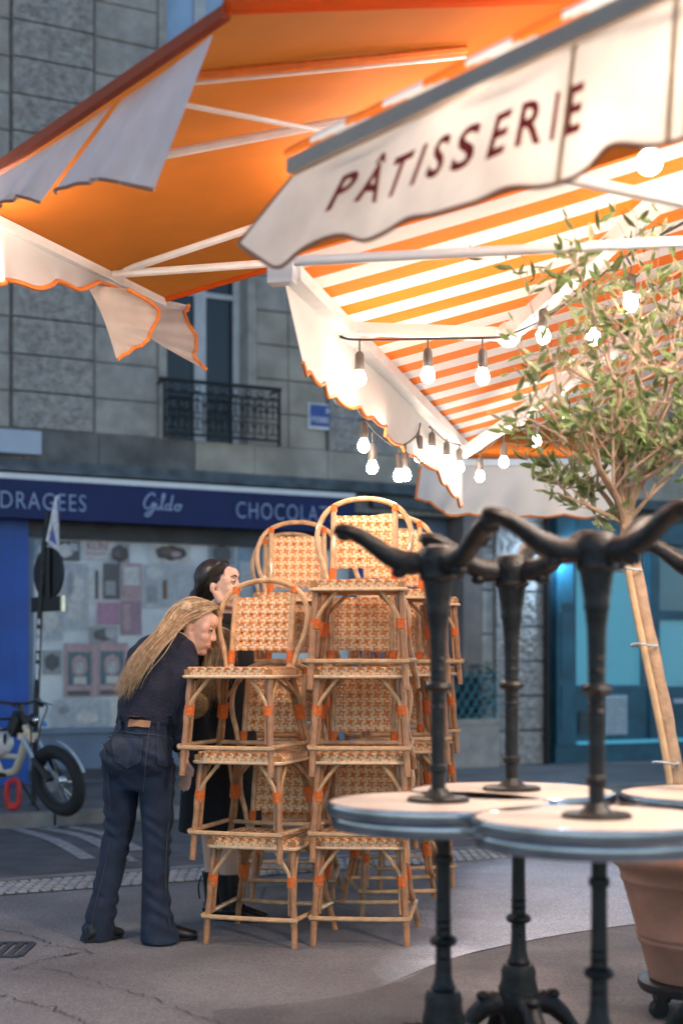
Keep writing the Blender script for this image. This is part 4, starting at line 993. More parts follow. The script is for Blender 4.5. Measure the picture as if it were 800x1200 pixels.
def grow(p, d, L, r, depth):
    n_ = max(4, int(L / .05)); pts = [p]; dd = d.normalized()
    for i in range(n_):
        dd = (dd + V((rng.uniform(-1, 1), rng.uniform(-1, 1), rng.uniform(-.8, .9))) * .16 + V((0, 0, .02 if depth > 1 else .05))).normalized()
        pts.append(pts[-1] + dd * (L / n_))
    (limbs if depth == 0 else twigs).tube(pts, [r * (1 - .75 * i / n_) for i in range(n_ + 1)], 6 if depth < 2 else 4)
    if depth < 3:
        for k in range((3, 4, 3)[depth]):
            t = rng.uniform(.25, 1); q = pts[min(n_, int(t * n_))]
            nd = (dd * .6 + V((rng.uniform(-1, 1), rng.uniform(-1, 1), rng.uniform(-.45, .8)))).normalized()
            grow(q, nd, L * rng.uniform(.5, .8), r * .5, depth + 1)
    if depth >= 2:
        st = .35 if depth == 2 else .15
        for i in range(int(n_ * st), n_ + 1):
            # bare inner twigs, leaves grow towards the outside of the crown
            e = (pts[i] - ctr); rad = math.sqrt((e.x / .55) ** 2 + (e.y / .5) ** 2 + (e.z / .55) ** 2)
            if rad < rng.uniform(.2, .8): continue
            for s in (1, -1):
                if rng.random() < .46: leaf(pts[i], dd * .7 + V((rng.uniform(-1, 1), rng.uniform(-1, 1), rng.uniform(-.6, .9))) * .9, rng.uniform(.042, .078))
base = tk[-1]
for (px, py, dy, L, r) in ((560, 462, -.15, .60, .013), (610, 385, .12, .66, .014), (600, 590, -.1, .33, .010), (660, 345, -.1, .68, .015), (720, 320, .15, .68, .014), (778, 330, -.15, .68, .014), (840, 370, .1, .62, .015), (870, 470, -.1, .55, .013), (700, 420, .3, .5, .012), (790, 430, -.35, .5, .012), (640, 520, .25, .46, .011), (860, 560, .1, .4, .010), (660, 470, -.3, .5, .012), (800, 520, .3, .42, .010)):
    tgt = P(px, py, Yt + dy); d = (tgt - base)
    grow(base + V((rng.uniform(-.01, .01), rng.uniform(-.01, .01), rng.uniform(-.03, .02))), d.normalized() * .8 + V((0, 0, .35)), L * .85, r, 0)
limbs.build('branches', 'bark', tr_, smooth=True)
o = twigs.build('twigs', 'twig', tr_); o['kind'] = 'stuff'
o = leaves.build('foliage', ['leaf', 'leaf_pale'], tr_); o['kind'] = 'stuff'
# ------------------------------------------------------------------ signs on a post
sp0 = G(40, 944, .1)
so = thing('sign_post', 'thin stickered street sign post with a black round sign back and a twisted no-parking plate', 'sign post', sp0)
Ys = sp0.y
b = MB(); b.tube([sp0, P(42, 850, Ys), P(47, 716, Ys), P(52, 640, Ys), P(57, 600, Ys)], .022, 10); po = b.build('post', 'pole_dark', so, smooth=True)
for k in range(7):
    b = MB(); f = .45 + k * .075 + random.uniform(-.02, .02); q = P(42 + 5 * f, 850 - 134 * f * 1.0, Ys); q.y -= .0235; w = random.uniform(.008, .014); h_ = random.uniform(.015, .04)
    b.add([q + V((-w, 0, -h_)), q + V((w, 0, -h_)), q + V((w, 0, h_)), q + V((-w, 0, h_))], [(0, 1, 2, 3)]); b.build('sticker', 'sticker', po)
def disc(c, nrm, r, th, m1, name, parent, rim=None):
    nrm = nrm.normalized(); a = V((0, 0, 1)).cross(nrm).normalized(); u_ = nrm.cross(a)
    b = MB(); b.loft([(c - nrm * th / 2, a * r * .98, u_ * r * .98), (c - nrm * th * .3, a * r, u_ * r), (c + nrm * th * .3, a * r, u_ * r), (c + nrm * th / 2, a * r * .98, u_ * r * .98)], 36); return b.build(name, m1, parent)
sn = V((-.70, -.71, 0)); cs = P(57.5, 672, Ys - .04)
rs_ = disc(cs, sn, .20, .02, 'sign_back', 'round_sign', so)
b = MB(); b.bar(cs + V((.01, -.04, -.2)), cs + V((.01, -.04, .2)), .035, .012, V((1, 0, 0))); b.build('rail', 'pole_dark', rs_)
b = MB(); ax = V((.71, -.70, 0)); q = P(55, 708, Ys - .04); b.bar(q - ax * .20, q + ax * .20, .02, .115); b.build('sub_plate', 'sign_back', so)
b = MB(); b.bar(q + ax * .205, q + ax * .225, .03, .12); b.build('plate_edge', 'chrome', so)
def plate(name, c4, m, th, parent):
    n_ = (c4[1] - c4[0]).cross(c4[3] - c4[0]).normalized() * th; b = MB(); b.hexa([c4[0], c4[1], c4[1] + n_, c4[0] + n_, c4[3], c4[2], c4[2] + n_, c4[3] + n_]); return b.build(name, m, parent)
c4 = [P(54, 634, Ys - .08), P(68.5, 648, Ys + .10), P(68.5, 580, Ys + .10), P(65, 581, Ys - .08)]
pt = plate('no_parking_plate', c4, 'sign_white', .008, so)
pn_ = (c4[1] - c4[0]).cross(c4[3] - c4[0]).normalized(); pn_ = pn_ if pn_.dot(V((0, 0, H)) - c4[0]) > 0 else -pn_
bil = lambda s, t: (c4[0].lerp(c4[1], s)).lerp(c4[3].lerp(c4[2], s), t) + pn_ * .014
b = MB(); b.add([bil(.14, .07), bil(.86, .09), bil(.86, .90), bil(.5, .93), bil(.18, .80)], [(0, 1, 2, 3, 4)]); b.build('blue_field', 'sign_blue', pt)
b = MB(); b.add([bil(.14, .30) + pn_ * .003, bil(.14, .12) + pn_ * .003, bil(.86, .52) + pn_ * .003, bil(.86, .70) + pn_ * .003], [(0, 1, 2, 3)]); b.build('red_slash', 'sign_red', pt)
# ------------------------------------------------------------------ cargo bike
bk0 = G(76, 957, .1)
bk = thing('electric_bicycle', 'beige fat-tyred electric bicycle parked by the blue shopfront with its handlebar turned', 'bicycle', bk0)
hd = V((math.cos(R(-38)), math.sin(R(-38)), 0)); sdv = V((-hd.y, hd.x, 0)); lean = R(10)
upv = (V((0, 0, 1)) * math.cos(lean) - V((1, .2, 0)).normalized() * math.sin(lean)).normalized()
def B(x, y, z): return bk0 + hd * x + sdv * y + upv * z
def wheel(cx, name):
    w = None; r0, rt = .215, .047; c = B(cx, 0, r0 + rt)
    def tor(r1, rr, nn=40, mm=10):
        b = MB()
        b.grid(lambda a, q: c + (hd * math.cos(a * 2 * math.pi) + upv * math.sin(a * 2 * math.pi)) * (r1 + rr * math.cos(q * 2 * math.pi)) + sdv * rr * math.sin(q * 2 * math.pi), nn, mm); return b
    w = tor(r0, rt).build('wheel', 'tyre', bk, smooth=True)
    tor(r0 - .045, .014).build('rim', 'black_plastic', w, smooth=True)
    b = MB()
    for k in range(18):
        a = k * .349; b.tube([c + sdv * (.02 if k % 2 else -.02), c + (hd * math.cos(a) + upv * math.sin(a)) * .165], .0022, 4)
    b.build('spokes', 'chrome', w)
    b = MB(); b.tube([c - sdv * .05, c + sdv * .05], .034, 14); b.build('hub', 'chrome', w, smooth=True)
    b = MB(); b.tube([c + sdv * -.052, c + sdv * -.055], .075, 20); b.build('brake_disc', 'chrome', w)
wheel(0, 'f'); wheel(-1.16, 'r')
b = MB(); b.tube([B(-.25, 0, .66), B(-.22, 0, .53)], .028, 10); b.tube([B(-.24, 0, .60), B(-.36, 0, .43), B(-.46, 0, .31), B(-.62, 0, .28), B(-1.1, 0, .30)], .030, 10); b.tube([B(-.62, 0, .29), B(-.78, 0, .72)], .02, 8)
b.tube([B(-.40, 0, .42), B(-.78, 0, .42)], .02, 8); b.build('frame', 'bike_beige', bk, smooth=True)
for s in (1, -1):
    b = MB(); b.tube([B(-.235, s * .065, .58), B(-.15, s * .065, .42)], .018, 8); b.build('fork_stanchion', 'chrome', bk, smooth=True)
    b = MB(); b.tube([B(-.15, s * .065, .42), B(-.02, s * .065, .27)], .024, 8); b.build('fork_leg', 'black_plastic', bk, smooth=True)
b = MB(); b.bar(B(-.235, -.085, .58), B(-.235, .085, .58), .04, .045); b.build('fork_crown', 'bike_beige', bk)
b = MB(); b.grid(lambda a, q: B(.30 * math.cos(.25 + a * 1.1), (q - .5) * .028, .262 + .30 * math.sin(.25 + a * 1.1)), 14, 2); b.build('mudguard', 'grille', bk, smooth=True)
b = MB(); b.tube([B(-.25, 0, .66), B(-.26, 0, .78), B(-.27, 0, .82)], .02, 8); b.build('stem', 'black_plastic', bk, smooth=True)
b = MB(); b.tube(spline([B(-.44, -.34, .80), B(-.36, -.25, .84), B(-.27, -.08, .82), B(-.27, .08, .82), B(-.36, .25, .84), B(-.44, .34, .80)], 24), .012, 8); hb = b.build('handlebar', 'black_plastic', bk, smooth=True)
for s in (1, -1):
    b = MB(); b.tube([B(-.46, s * .36, .795), B(-.37, s * .26, .835)], .019, 8); b.build('grip', 'black_plastic', hb, smooth=True)
    b = MB(); b.tube([B(-.33, s * .22, .835), B(-.27, s * .30, .80)], .006, 6); b.build('brake_lever', 'chrome', hb)
    b = MB(); b.tube(spline([B(-.34, s * .2, .83), B(-.14, s * .14, .80), B(-.14, s * .05, .66), B(-.2, s * .03, .5)], 12), .006, 5); b.build('brake_cable', 'cable', hb, smooth=True)
b = MB(); b.ball(B(-.15, 0, .70), (.045, .045, .05)); b.build('headlight', 'black_plastic', bk, smooth=True)
b = MB(); b.ball(B(-.115, -.01, .70), .024); b.build('headlight_lens', 'chrome', bk, smooth=True)
b = MB(); b.ball(B(-.12, .07, .67), .02); b.build('reflector', 'blue_plastic', bk, smooth=True)
b = MB(); b.bar(B(-.30, .02, .73), B(-.42, .02, .60), .09, .10); b.build('battery_bag', 'black_plastic', bk)
for z in (.62, .70):
    b = MB(); b.tube([B(-.42, -.05, z), B(-1.2, -.05, z - .03)], .010, 6); b.tube([B(-.42, .12, z), B(-1.2, .12, z - .03)], .010, 6); b.build('rack_rail', 'black_plastic', bk)
b = MB(); b.lathe([(.02, -.02), (.085, -.012), (.085, .012), (.02, .02)], 20, B(-.62, -.06, .28)); b.build('chainring', 'black_plastic', bk)
b = MB(); b.tube([B(-.50, .05, .25), B(-.44, .14, .0)], .011, 6); b.build('kickstand', 'black_plastic', bk)
b = MB()
b.ball((0, 0, 0), (.145, .11, .11), 18, 12)
hm_c = B(-.60, -.04, .52)
hm = thing('cycle_helmet', 'white vented cycle helmet resting on the bicycle frame', 'helmet', hm_c)
h1 = MB(); h1.ball(hm_c, (.15, .11, .115), 20, 12); h1.build('shell', 'helmet_white', hm, smooth=True)
for k in range(-2, 3):
    q = MB(); q.ball(hm_c + V((k * .05, -.098 + abs(k) * .012, .03)), (.014, .018, .045), 8, 6); q.build('vent', 'black_plastic', hm, smooth=True)
lk_c = B(-.47, -.07, .06)
lk = thing('bike_lock', 'red folding lock hanging low on the bicycle frame', 'lock', lk_c)
q = MB(); q.tube(spline([lk_c + V((-.035, 0, .17)), lk_c + V((-.045, 0, .08)), lk_c + V((-.03, 0, -.01)), lk_c + V((.03, 0, -.01)), lk_c + V((.045, 0, .08)), lk_c + V((.03, 0, .18)), lk_c + V((-.035, 0, .17))], 24), .021, 8); q.build('shackle', 'red_plastic', lk, smooth=True)
q = MB(); q.bar(lk_c + V((-.035, 0, -.005)), lk_c + V((.035, 0, -.005)), .035, .05); q.build('lock_body', 'red_plastic', lk)
# ------------------------------------------------------------------ people
def frame(g, roll=0.0):
    g = V(g).normalized(); u_ = (V((0, 0, 1)) - g * g.z).normalized(); s = g.cross(u_)
    if roll:
        c_, s_ = math.cos(roll), math.sin(roll); u_, s = u_ * c_ + s * s_, s * c_ - u_ * s_
    return g, s, u_
def head(mb_, c, g, roll=0.0, k=1.0):
    f, s, u_ = frame(g, roll)
    rot = M((s, f, u_)).transposed()   # local x=side(right), y=forward, z=up
    def L(fx, sx, ux): return c + (f * fx + s * sx + u_ * ux) * k
    def E(fx, sx, ux, rf, rs, ru): mb_.ball(L(fx, sx, ux), (rs * k, rf * k, ru * k), 18, 12, rot)
    E(-.015, 0, .035, .095, .075, .085); E(.030, 0, -.025, .058, .060, .080)
    E(.060, 0, -.097, .023, .024, .018); E(.035, 0, -.09, .04, .034, .03)
    for t in (1, -1):
        mb_.tube([L(-.005, t * .058, -.03), L(.01, t * .052, -.075), L(.05, t * .020, -.102)], [.02 * k, .021 * k, .018 * k], 8)
        E(.056, t * .034, -.028, .026, .028, .028)
        E(.050, t * .046, .014, .024, .022, .03)
        E(.095, t * .0095, -.032, .009, .007, .007)
        E(-.014, t * .074, -.012, .015, .007, .027)
        E(.064, t * .030, .0255, .014, .022, .009); E(.042, t * .034, -.058, .034, .022, .034)
    E(.068, 0, .045, .028, .05, .035)
    for t in (1, -1): E(.030, t * .047, -.008, .040, .016, .038); E(.028, t * .049, .035, .04, .015, .035)
    mb_.tube([L(.082, 0, .018), L(.093, 0, -.008), L(.1035, 0, -.026)], [.0075 * k, .0082 * k, .0095 * k], 8)
    E(.1005, 0, -.030, .010, .0095, .0085)
    E(.074, 0, -.060, .018, .028, .020); E(.0855, 0, -.0565, .008, .019, .005); E(.0845, 0, -.070, .008, .017, .006)
    return L, f, s, u_, rot
def face_bits(L, f, s, u_, rot, par, k, hairm):
    for t in (1, -1):
        b = MB(); b.ball(L(.0735, t * .031, .006), .0118 * k, 12, 8); e = b.build('eye', 'eye_white', par, smooth=True)
        b = MB(); b.ball(L(.0795, t * .031, .006), .0080 * k, 10, 6); b.build('iris', 'iris', e, smooth=True)
        b = MB(); b.ball(L(.0722, t * .031, .0105), .0124 * k, 12, 8); b.build('eyelid', 'skin', e, smooth=True)
        b = MB(); b.tube([L(.076, t * .016, .007), L(.0858, t * .030, .0105), L(.075, t * .047, .0065)], [.0014 * k, .0026 * k, .0016 * k], 6); b.build('upper_lid', 'brunette', e, smooth=True)
        b = MB(); b.tube([L(.078, t * .018, .000), L(.086, t * .031, -.005), L(.076, t * .045, .002)], .0014 * k, 5); b.build('lower_lid', 'skin', e, smooth=True)
        b = MB(); b.tube([L(.091, t * .012, .030), L(.090, t * .030, .036), L(.074, t * .052, .029)], [.003 * k, .0034 * k, .0018 * k], 6); b.build('eyebrow', hairm, par, smooth=True)
    b = MB(); b.tube([L(.081, .021, -.0625), L(.0885, .010, -.0585), L(.0905, 0, -.0595), L(.0885, -.010, -.0585), L(.081, -.021, -.0625)], [.0015 * k, .0034 * k, .003 * k, .0034 * k, .0015 * k], 7); b.build('upper_lip', 'lip', par, smooth=True)
    b = MB(); b.tube([L(.081, .020, -.0680), L(.0875, .009, -.0725), L(.089, 0, -.0735), L(.0875, -.009, -.0725), L(.081, -.020, -.0680)], [.0015 * k, .0036 * k, .0042 * k, .0036 * k, .0015 * k], 7); b.build('lower_lip', 'lip', par, smooth=True)
    b = MB(); b.ball(L(.0845, 0, -.0655), (.015 * k, .0045 * k, .0042 * k), 10, 6, rot); b.build('mouth_line', 'iris', par, smooth=True)
def hand(mb_, w, d, side, curl=.5, k=1.0):
    """palm and five fingers from the wrist w along d; side points to the thumb"""
    d = V(d).normalized(); side = (V(side) - d * d.dot(V(side))).normalized(); nn = d.cross(side)
    mb_.loft([(w, side * .024 * k, nn * .017 * k), (w + d * .03 * k, side * .034 * k, nn * .016 * k), (w + d * .075 * k, side * .040 * k, nn * .014 * k), (w + d * .09 * k, side * .036 * k, nn * .011 * k)], 12)
    for i, (o, L_) in enumerate(((.029, .068), (.010, .078), (-.010, .072), (-.028, .056))):
        q = w + d * .085 * k + side * o * k; a = curl * (.8 + .12 * i); pts = [q]; dd = d
        for j, f_ in enumerate((.45, .32, .23)):
            dd = (d * math.cos(a * (j + 1) * .6) + nn * math.sin(a * (j + 1) * .6)); pts.append(pts[-1] + dd * L_ * f_ * k)
        mb_.tube(pts, [.0088 * k, .0085 * k, .0078 * k, .006 * k], 8)
    q = w + d * .03 * k + side * .028 * k; mb_.tube([q, q + (d * .6 + side * .7) * .035 * k, q + (d * .95 + side * .55 + nn * .3) * .055 * k], [.0115 * k, .0105 * k, .008 * k], 8)
# ---- blonde woman, bending forward
YB = 6.2
def Q(px, py, dy=0.0): # image position taken at the plane of her feet, dy further away
    q = P(px, py, YB); return V((q.x, q.y + dy, q.z))
bw = thing('person', 'woman with long blonde hair in navy jumper and jeans, bending forward beside the chairs', 'person', V((Q(165, 1100).x, YB, 0)))
fB = V((.62, .785, 0)); rB = V((.785, -.62, 0)); UP = V((0, 0, 1))
skin = MB()
hc = Q(223.5, 734, .19)
Lb, fb_, sb_, ub_, rotb = head(skin, hc, (.95, -.12, -.27), 0.0, 1.0)
neck0 = Q(203, 753, .16)
skin.tube([neck0, neck0.lerp(hc, .5), Lb(-.03, 0, -.04)], [.060, .054, .056], 12)
skin.ball(neck0, (.07, .07, .05))
wr = Q(215, 888, .02)
skin.tube([Q(213, 866, -.01), wr], [.031, .026], 10)
hand(skin, wr + V((0, 0, -.005)), (.10, .1, -1), (.7, -.6, 0), .55, .95)
wl = Q(206, 884, .40); skin.tube([Q(203, 866, .40), wl], [.031, .026], 10); hand(skin, wl, (.1, .1, -1), (.7, .6, 0), .5, .95)
sp_ = [neck0, Q(190, 790, .08), Q(170, 860, .0)]; skin.tube(sp_, .05, 10)
for q_ in ([neck0, Q(187, 764, .12) + V((.08, -.07, 0)), Q(212, 806, -.02), Q(206, 845, -.03), Q(213, 868, -.01)], [neck0, Q(190, 760, .22), Q(180, 810, .36), Q(192, 842, .41), Q(203, 868, .40)], [Q(170, 860, 0), Q(142, 940, .02), Q(136, 1000, .03), Q(117, 1085, -.02)], [Q(170, 860, 0), Q(184, 940, -.04), Q(185, 1000, -.06), Q(187, 1085, -.08)]): skin.tube(q_, .034, 8)
body = blob('body', skin, .005, 'skin', bw, 9)
face_bits(Lb, fb_, sb_, ub_, rotb, bw, 1.0, 'blonde')
sw = MB()
A_ = rB; 
def sec(px, py, dy, hw, hd_, tilt=0.0): return (Q(px, py, dy), rB * hw, (fB * math.cos(tilt) - UP * math.sin(tilt)) * hd_)
sw.loft([sec(170, 850, .0, .148, .104), sec(171, 836, .01, .150, .106), sec(174, 812, .03, .150, .106, .3), sec(176, 790, .07, .152, .112, .4), sec(180, 772, .11, .154, .112, .5), sec(187, 759, .14, .140, .095, .6), sec(197, 751, .16, .10, .075, .7), sec(206, 748, .18, .062, .06, .7)], 20)
sh_r = Q(187, 762, .14) + rB * .128; sh_l = Q(187, 762, .14) - rB * .135
sw.tube(spline([sh_r + V((-.03, 0, .01)), sh_r + V((.005, 0, -.03)), Q(213, 802, -.01), Q(204, 838, -.05), Q(208, 858, -.03), Q(213, 878, .0)], 16), [.060, .064, .063, .061, .060, .058, .056, .055, .054, .053, .051, .049, .046, .043, .041, .039, .037], 14)
sw.tube(spline([sh_l, Q(168, 800, .35), Q(190, 838, .42), Q(205, 876, .40)], 12), [.066, .066, .064, .062, .06, .057, .055, .053, .05, .047, .044, .04, .038], 12)
rr = random.Random(3)
sweat = blob('jumper', sw, .010, 'sweater', bw, 5)
b = MB(); b.tube([Q(207, 747, .18) + (rB * math.cos(w) * .062 + (fB * .75 - UP * .65) * math.sin(w) * .058) for w in [x * .393 for x in range(17)]], .010, 8); b.build('collar', 'sweater', bw, smooth=True)
jn = MB()
jn.loft([sec(171, 842, .0, .138, .100), sec(168, 862, -.005, .152, .112), sec(164, 884, -.02, .166, .124), sec(163, 905, -.01, .168, .12), sec(163, 925, 0, .150, .10)], 20)
def leg_l(pts): jn.loft([(Q(px, py, dy), V((hw, -.15 * hw, 0)), V((.1 * hd_, hd_, 0))) for px, py, dy, hw, hd_ in pts], 16)
leg_l([(143, 895, .0, .088, .10), (141, 930, .02, .078, .092), (140, 960, .03, .069, .082), (136, 985, .03, .063, .072), (131, 1012, .01, .060, .066), (125, 1040, -.01, .060, .066), (120, 1070, -.03, .064, .070), (116, 1092, -.03, .072, .080), (115.5, 1100, -.03, .074, .083)])
leg_l([(185, 895, -.04, .085, .10), (185, 930, -.04, .077, .092), (186, 960, -.05, .068, .082), (186, 985, -.06, .062, .072), (185, 1012, -.07, .059, .066), (185, 1040, -.08, .060, .066), (187, 1070, -.09, .068, .078), (190, 1090, -.09, .082, .10), (192, 1099, -.09, .088, .112)])
jn.ball(Q(143, 886, -.075), (.085, .085, .09)); jn.ball(Q(180, 886, -.11), (.085, .08, .09))
jeans = blob('jeans', jn, .009, 'denim', bw, 6)
# creases at knee and hem pushed into the denim
for v in jeans.data.vertices:
    z = v.co.z; a = math.atan2(v.co.y, v.co.x)
    amp = .0024 * (1 + 1.2 * math.exp(-((z - .48) / .12) ** 2) + 1.4 * math.exp(-((z - .12) / .12) ** 2) + 1.2 * math.exp(-((z - .82) / .06) ** 2))
    v.co += V((math.cos(a), math.sin(a), 0)) * amp * (math.sin(z * 75 + a * 3 + 2 * math.sin(z * 21 + v.co.x * 30)))
for v in sweat.data.vertices:
    z = v.co.z; v.co += V((.8, -.6, 0)) * .004 * math.sin(z * 62 + v.co.x * 38 + 1.5 * math.sin(v.co.y * 40)) * (1 if z < 1.3 else .4)
from mathutils.bvhtree import BVHTree
jm = jeans.data; off_ = mw(bw).translation
bvh = BVHTree.FromPolygons([v.co + off_ for v in jm.vertices], [list(p.vertices) for p in jm.polygons])
CAMP = V((0, 0, H))
def on_jeans(px, py, out=.004):
    d = (P(px, py, 6.0) - CAMP).normalized(); hit = bvh.ray_cast(CAMP, d, 20)
    return (hit[0] + hit[1] * out) if hit[0] else Q(px, py, -.12)
def jpatch(name, m, tl, tr, br, bl, nu, nv, out, par, point=0):
    def fn(a, c):
        t = (tl[0] + (tr[0] - tl[0]) * a, tl[1] + (tr[1] - tl[1]) * a); q = (bl[0] + (br[0] - bl[0]) * a, bl[1] + (br[1] - bl[1]) * a + point * (1 - abs(2 * a - 1)))
        return on_jeans(t[0] + (q[0] - t[0]) * c, t[1] + (q[1] - t[1]) * c, out)
    b = MB(); b.grid(fn, nu, nv); o = b.build(name, m, par, smooth=True)
    e = [fn(0, j / nv) for j in range(nv + 1)] + [fn(i / nu, 1) for i in range(nu + 1)] + [fn(1, 1 - j / nv) for j in range(nv + 1)] + [fn(1 - i / nu, 0) for i in range(nu + 1)]
    return o, e
jpatch('waist_patch', 'leather_tan', (153, 838), (178, 839), (176, 853), (152, 852), 8, 4, .011, bw)
pkt, e = jpatch('back_pocket', 'denim_faded', (131, 862), (168, 865), (165, 893), (135, 891), 10, 8, .005, bw, 8)
b = MB(); b.tube([p + V((0, -.002, 0)) for p in e], .0018, 4); b.build('stitching', 'denim_thread', pkt)
pkt, e = jpatch('back_pocket', 'denim_faded', (184, 865), (203, 866), (202, 892), (184, 894), 8, 8, .005, bw, 5)
b = MB(); b.tube([p + V((0, -.002, 0)) for p in e], .0018, 4); b.build('stitching', 'denim_thread', pkt)
b = MB(); b.tube([on_jeans(175 - .8 * j + .02 * j * j, 856 + 6 * j, .003) for j in range(13)], .0026, 5); b.build('centre_seam', 'denim_thread', bw, smooth=True)
b = MB(); b.tube([on_jeans(133 + 6 * j, 857 + .6 * j, .003) for j in range(13)], .0022, 5); b.build('waist_seam', 'denim_thread', bw, smooth=True)
for pts_ in ([(201, 868), (201, 900), (199, 940), (196, 980), (194, 1020), (195, 1060), (200, 1088)], [(128, 990), (121, 1025), (112, 1060), (106, 1095)], [(126, 868), (124, 885), (126, 905), (129, 940), (131, 965)]):
    b = MB(); b.tube(spline([on_jeans(x, y, .001) for x, y in pts_], 30), .0022, 5); b.build('leg_seam', 'denim_thread', bw, smooth=True)
for px in (141, 183, 200):
    jpatch('belt_loop', 'denim', (px, 838), (px + 4, 838), (px + 4, 856), (px, 856), 1, 4, .012, bw)
def shoe(name, heel, toe, m, par, w=.042, h=.075):
    d = (toe - heel); L_ = d.length; d.normalize(); s = V((-d.y, d.x, 0)); b = MB()
    def sc_(t, z, hw, hh): return (heel + d * L_ * t + UP * z, s * hw, UP * hh)
    b.loft([sc_(-.02, .040, w * .45, .026), sc_(.05, .044, w * .78, .036), sc_(.25, .045, w * .82, .038), sc_(.45, .042, w * .92, .036), sc_(.65, .034, w * 1.05, .028), sc_(.85, .026, w * .95, .021), sc_(.96, .022, w * .62, .016), sc_(1.0, .02, w * .3, .01)], 14)
    o = b.build(name, m, par, smooth=True)
    b = MB(); b.loft([(heel + d * L_ * .45 + UP * .002, s * w * 1.05, d * L_ * .53), (heel + d * L_ * .45 + UP * .014, s * w * 1.08, d * L_ * .54)], 24); b.build('sole', 'black_plastic', o, smooth=False)
    for k in range(4):
        b = MB(); t = .48 + k * .08; q = heel + d * L_ * t + UP * (.078 - k * .008); b.tube([q - s * w * .5 - UP * .008, q, q + s * w * .5 - UP * .008], .004, 5); b.build('lace', 'black_plastic', o)
    return o
g1 = G(103, 1105); g2_ = G(134, 1099); shoe('shoe', g1, V((g2_.x + .03, g2_.y + .03, 0)), 'shoe', bw)
g1 = G(170, 1102); g2_ = G(232, 1101); shoe('shoe', g1, g2_, 'shoe', bw)
# hair
def hair(name, guides, n, m, par, spread, r0=.0042, seed=5, nn=14, wave=.0):
    rg = random.Random(seed); b = MB()
    for i in range(n):
        gd = guides[rg.randrange(len(guides))]; g2 = guides[rg.randrange(len(guides))]; f = rg.random() * .8
        off = V((rg.gauss(0, 1), rg.gauss(0, 1), rg.gauss(0, 1))) * spread; end = rg.uniform(.72, 1.0)
        b.cur = rg.randrange(len(m)) if isinstance(m, tuple) else 0
        c = []
        for j in range(len(gd)):
            t = j / (len(gd) - 1); c.append(V(gd[j]).lerp(V(g2[j]), f) + off * (.25 + .5 * t + .8 * t * t) + V((rg.gauss(0, 1), rg.gauss(0, 1), rg.gauss(0, 1))) * .006 * t + V((.75, -.2, .6)) * (wave * t * math.sin(j * 1.9 + 5 * f + i % 3)))
        p = spline(c, nn); p = p[:max(4, int(len(p) * end))]; k = len(p); r = r0 * rg.uniform(.6, 1.3)
        b.tube(p, [r * (.7 + .5 * math.sin(math.pi * min(1, q / (k - 1) * 1.1))) * (1 - .75 * max(0, q / (k - 1) - .6) / .4) for q in range(k)], 5)
    return b.build(name, list(m) if isinstance(m, tuple) else m, par, smooth=True)
b = MB(); b.ball(Lb(-.027, 0, .048), (.083, .088, .088), 22, 14, rotb); b.ball(Lb(-.074, 0, .0), (.072, .055, .075), 18, 12, rotb); cap = blob('hair', b, .006, 'blonde', bw, 3)
S_ = lambda t, e: Lb(t, e, 0)
cr = [Lb(.060, t * .02, .112) for t in (1, 0, -1)]
BL3 = ('blonde', 'blonde_light', 'blonde', 'blonde_dark')
# over the near side and down the back
gA = [[Lb(.070, .0, .112), Lb(.048, .052, .088), Lb(.008, .080, .052), Lb(-.04, .088, .016), Q(198, 742, .02), Q(178, 764, -.06), Q(159, 802, -.085)],
      [Lb(.062, .012, .116), Lb(.0, .06, .100), Lb(-.07, .078, .04), Q(196, 738, .04), Q(176, 762, -.05), Q(160, 795, -.08), Q(148, 826, -.07)],
      [Lb(.050, .0, .124), Lb(-.04, .04, .118), Lb(-.105, .05, .05), Q(186, 742, .02), Q(166, 768, -.06), Q(148, 800, -.07), Q(136, 816, -.06)],
      [Lb(.040, -.02, .128), Lb(-.06, .0, .115), Lb(-.12, .02, .03), Q(180, 744, .06), Q(158, 772, -.02), Q(143, 800, -.03), Q(134, 812, -.03)],
      [Lb(.066, .03, .108), Lb(.025, .070, .085), Lb(-.035, .085, .035), Q(203, 742, .03), Q(184, 765, -.05), Q(168, 790, -.085), Q(157, 812, -.085)],
      [Lb(.03, .03, .124), Lb(-.03, .066, .09), Lb(-.09, .07, .0), Q(192, 744, .03), Q(170, 770, -.06), Q(152, 800, -.08), Q(140, 822, -.07)]]
hair('hair', gA, 900, BL3, bw, .0095, .0017, nn=20, wave=.024)
# beyond the face and hanging below the chin
gB = [[Lb(.066, -.01, .116), Lb(.078, -.060, .070), Lb(.060, -.082, .0), Q(256, 748, .32), Q(258, 775, .31), Q(252, 800, .28), Q(244, 828, .26)],
      [Lb(.060, -.02, .118), Lb(.060, -.070, .075), Lb(.03, -.088, .0), Q(248, 756, .30), Q(246, 780, .28), Q(238, 806, .24), Q(228, 836, .22)],
      [Lb(.04, -.03, .118), Lb(.02, -.080, .06), Lb(.0, -.09, -.02), Q(238, 762, .28), Q(236, 785, .24), Q(230, 812, .22), Q(222, 840, .20)],
      [Lb(.064, -.01, .117), Lb(.085, -.05, .072), Lb(.075, -.075, .02), Q(259, 742, .33), Q(262, 768, .33), Q(257, 792, .30), Q(250, 812, .28)]]
hair('hair', gB, 800, BL3, bw, .014, .0014, seed=9, nn=18, wave=.014)
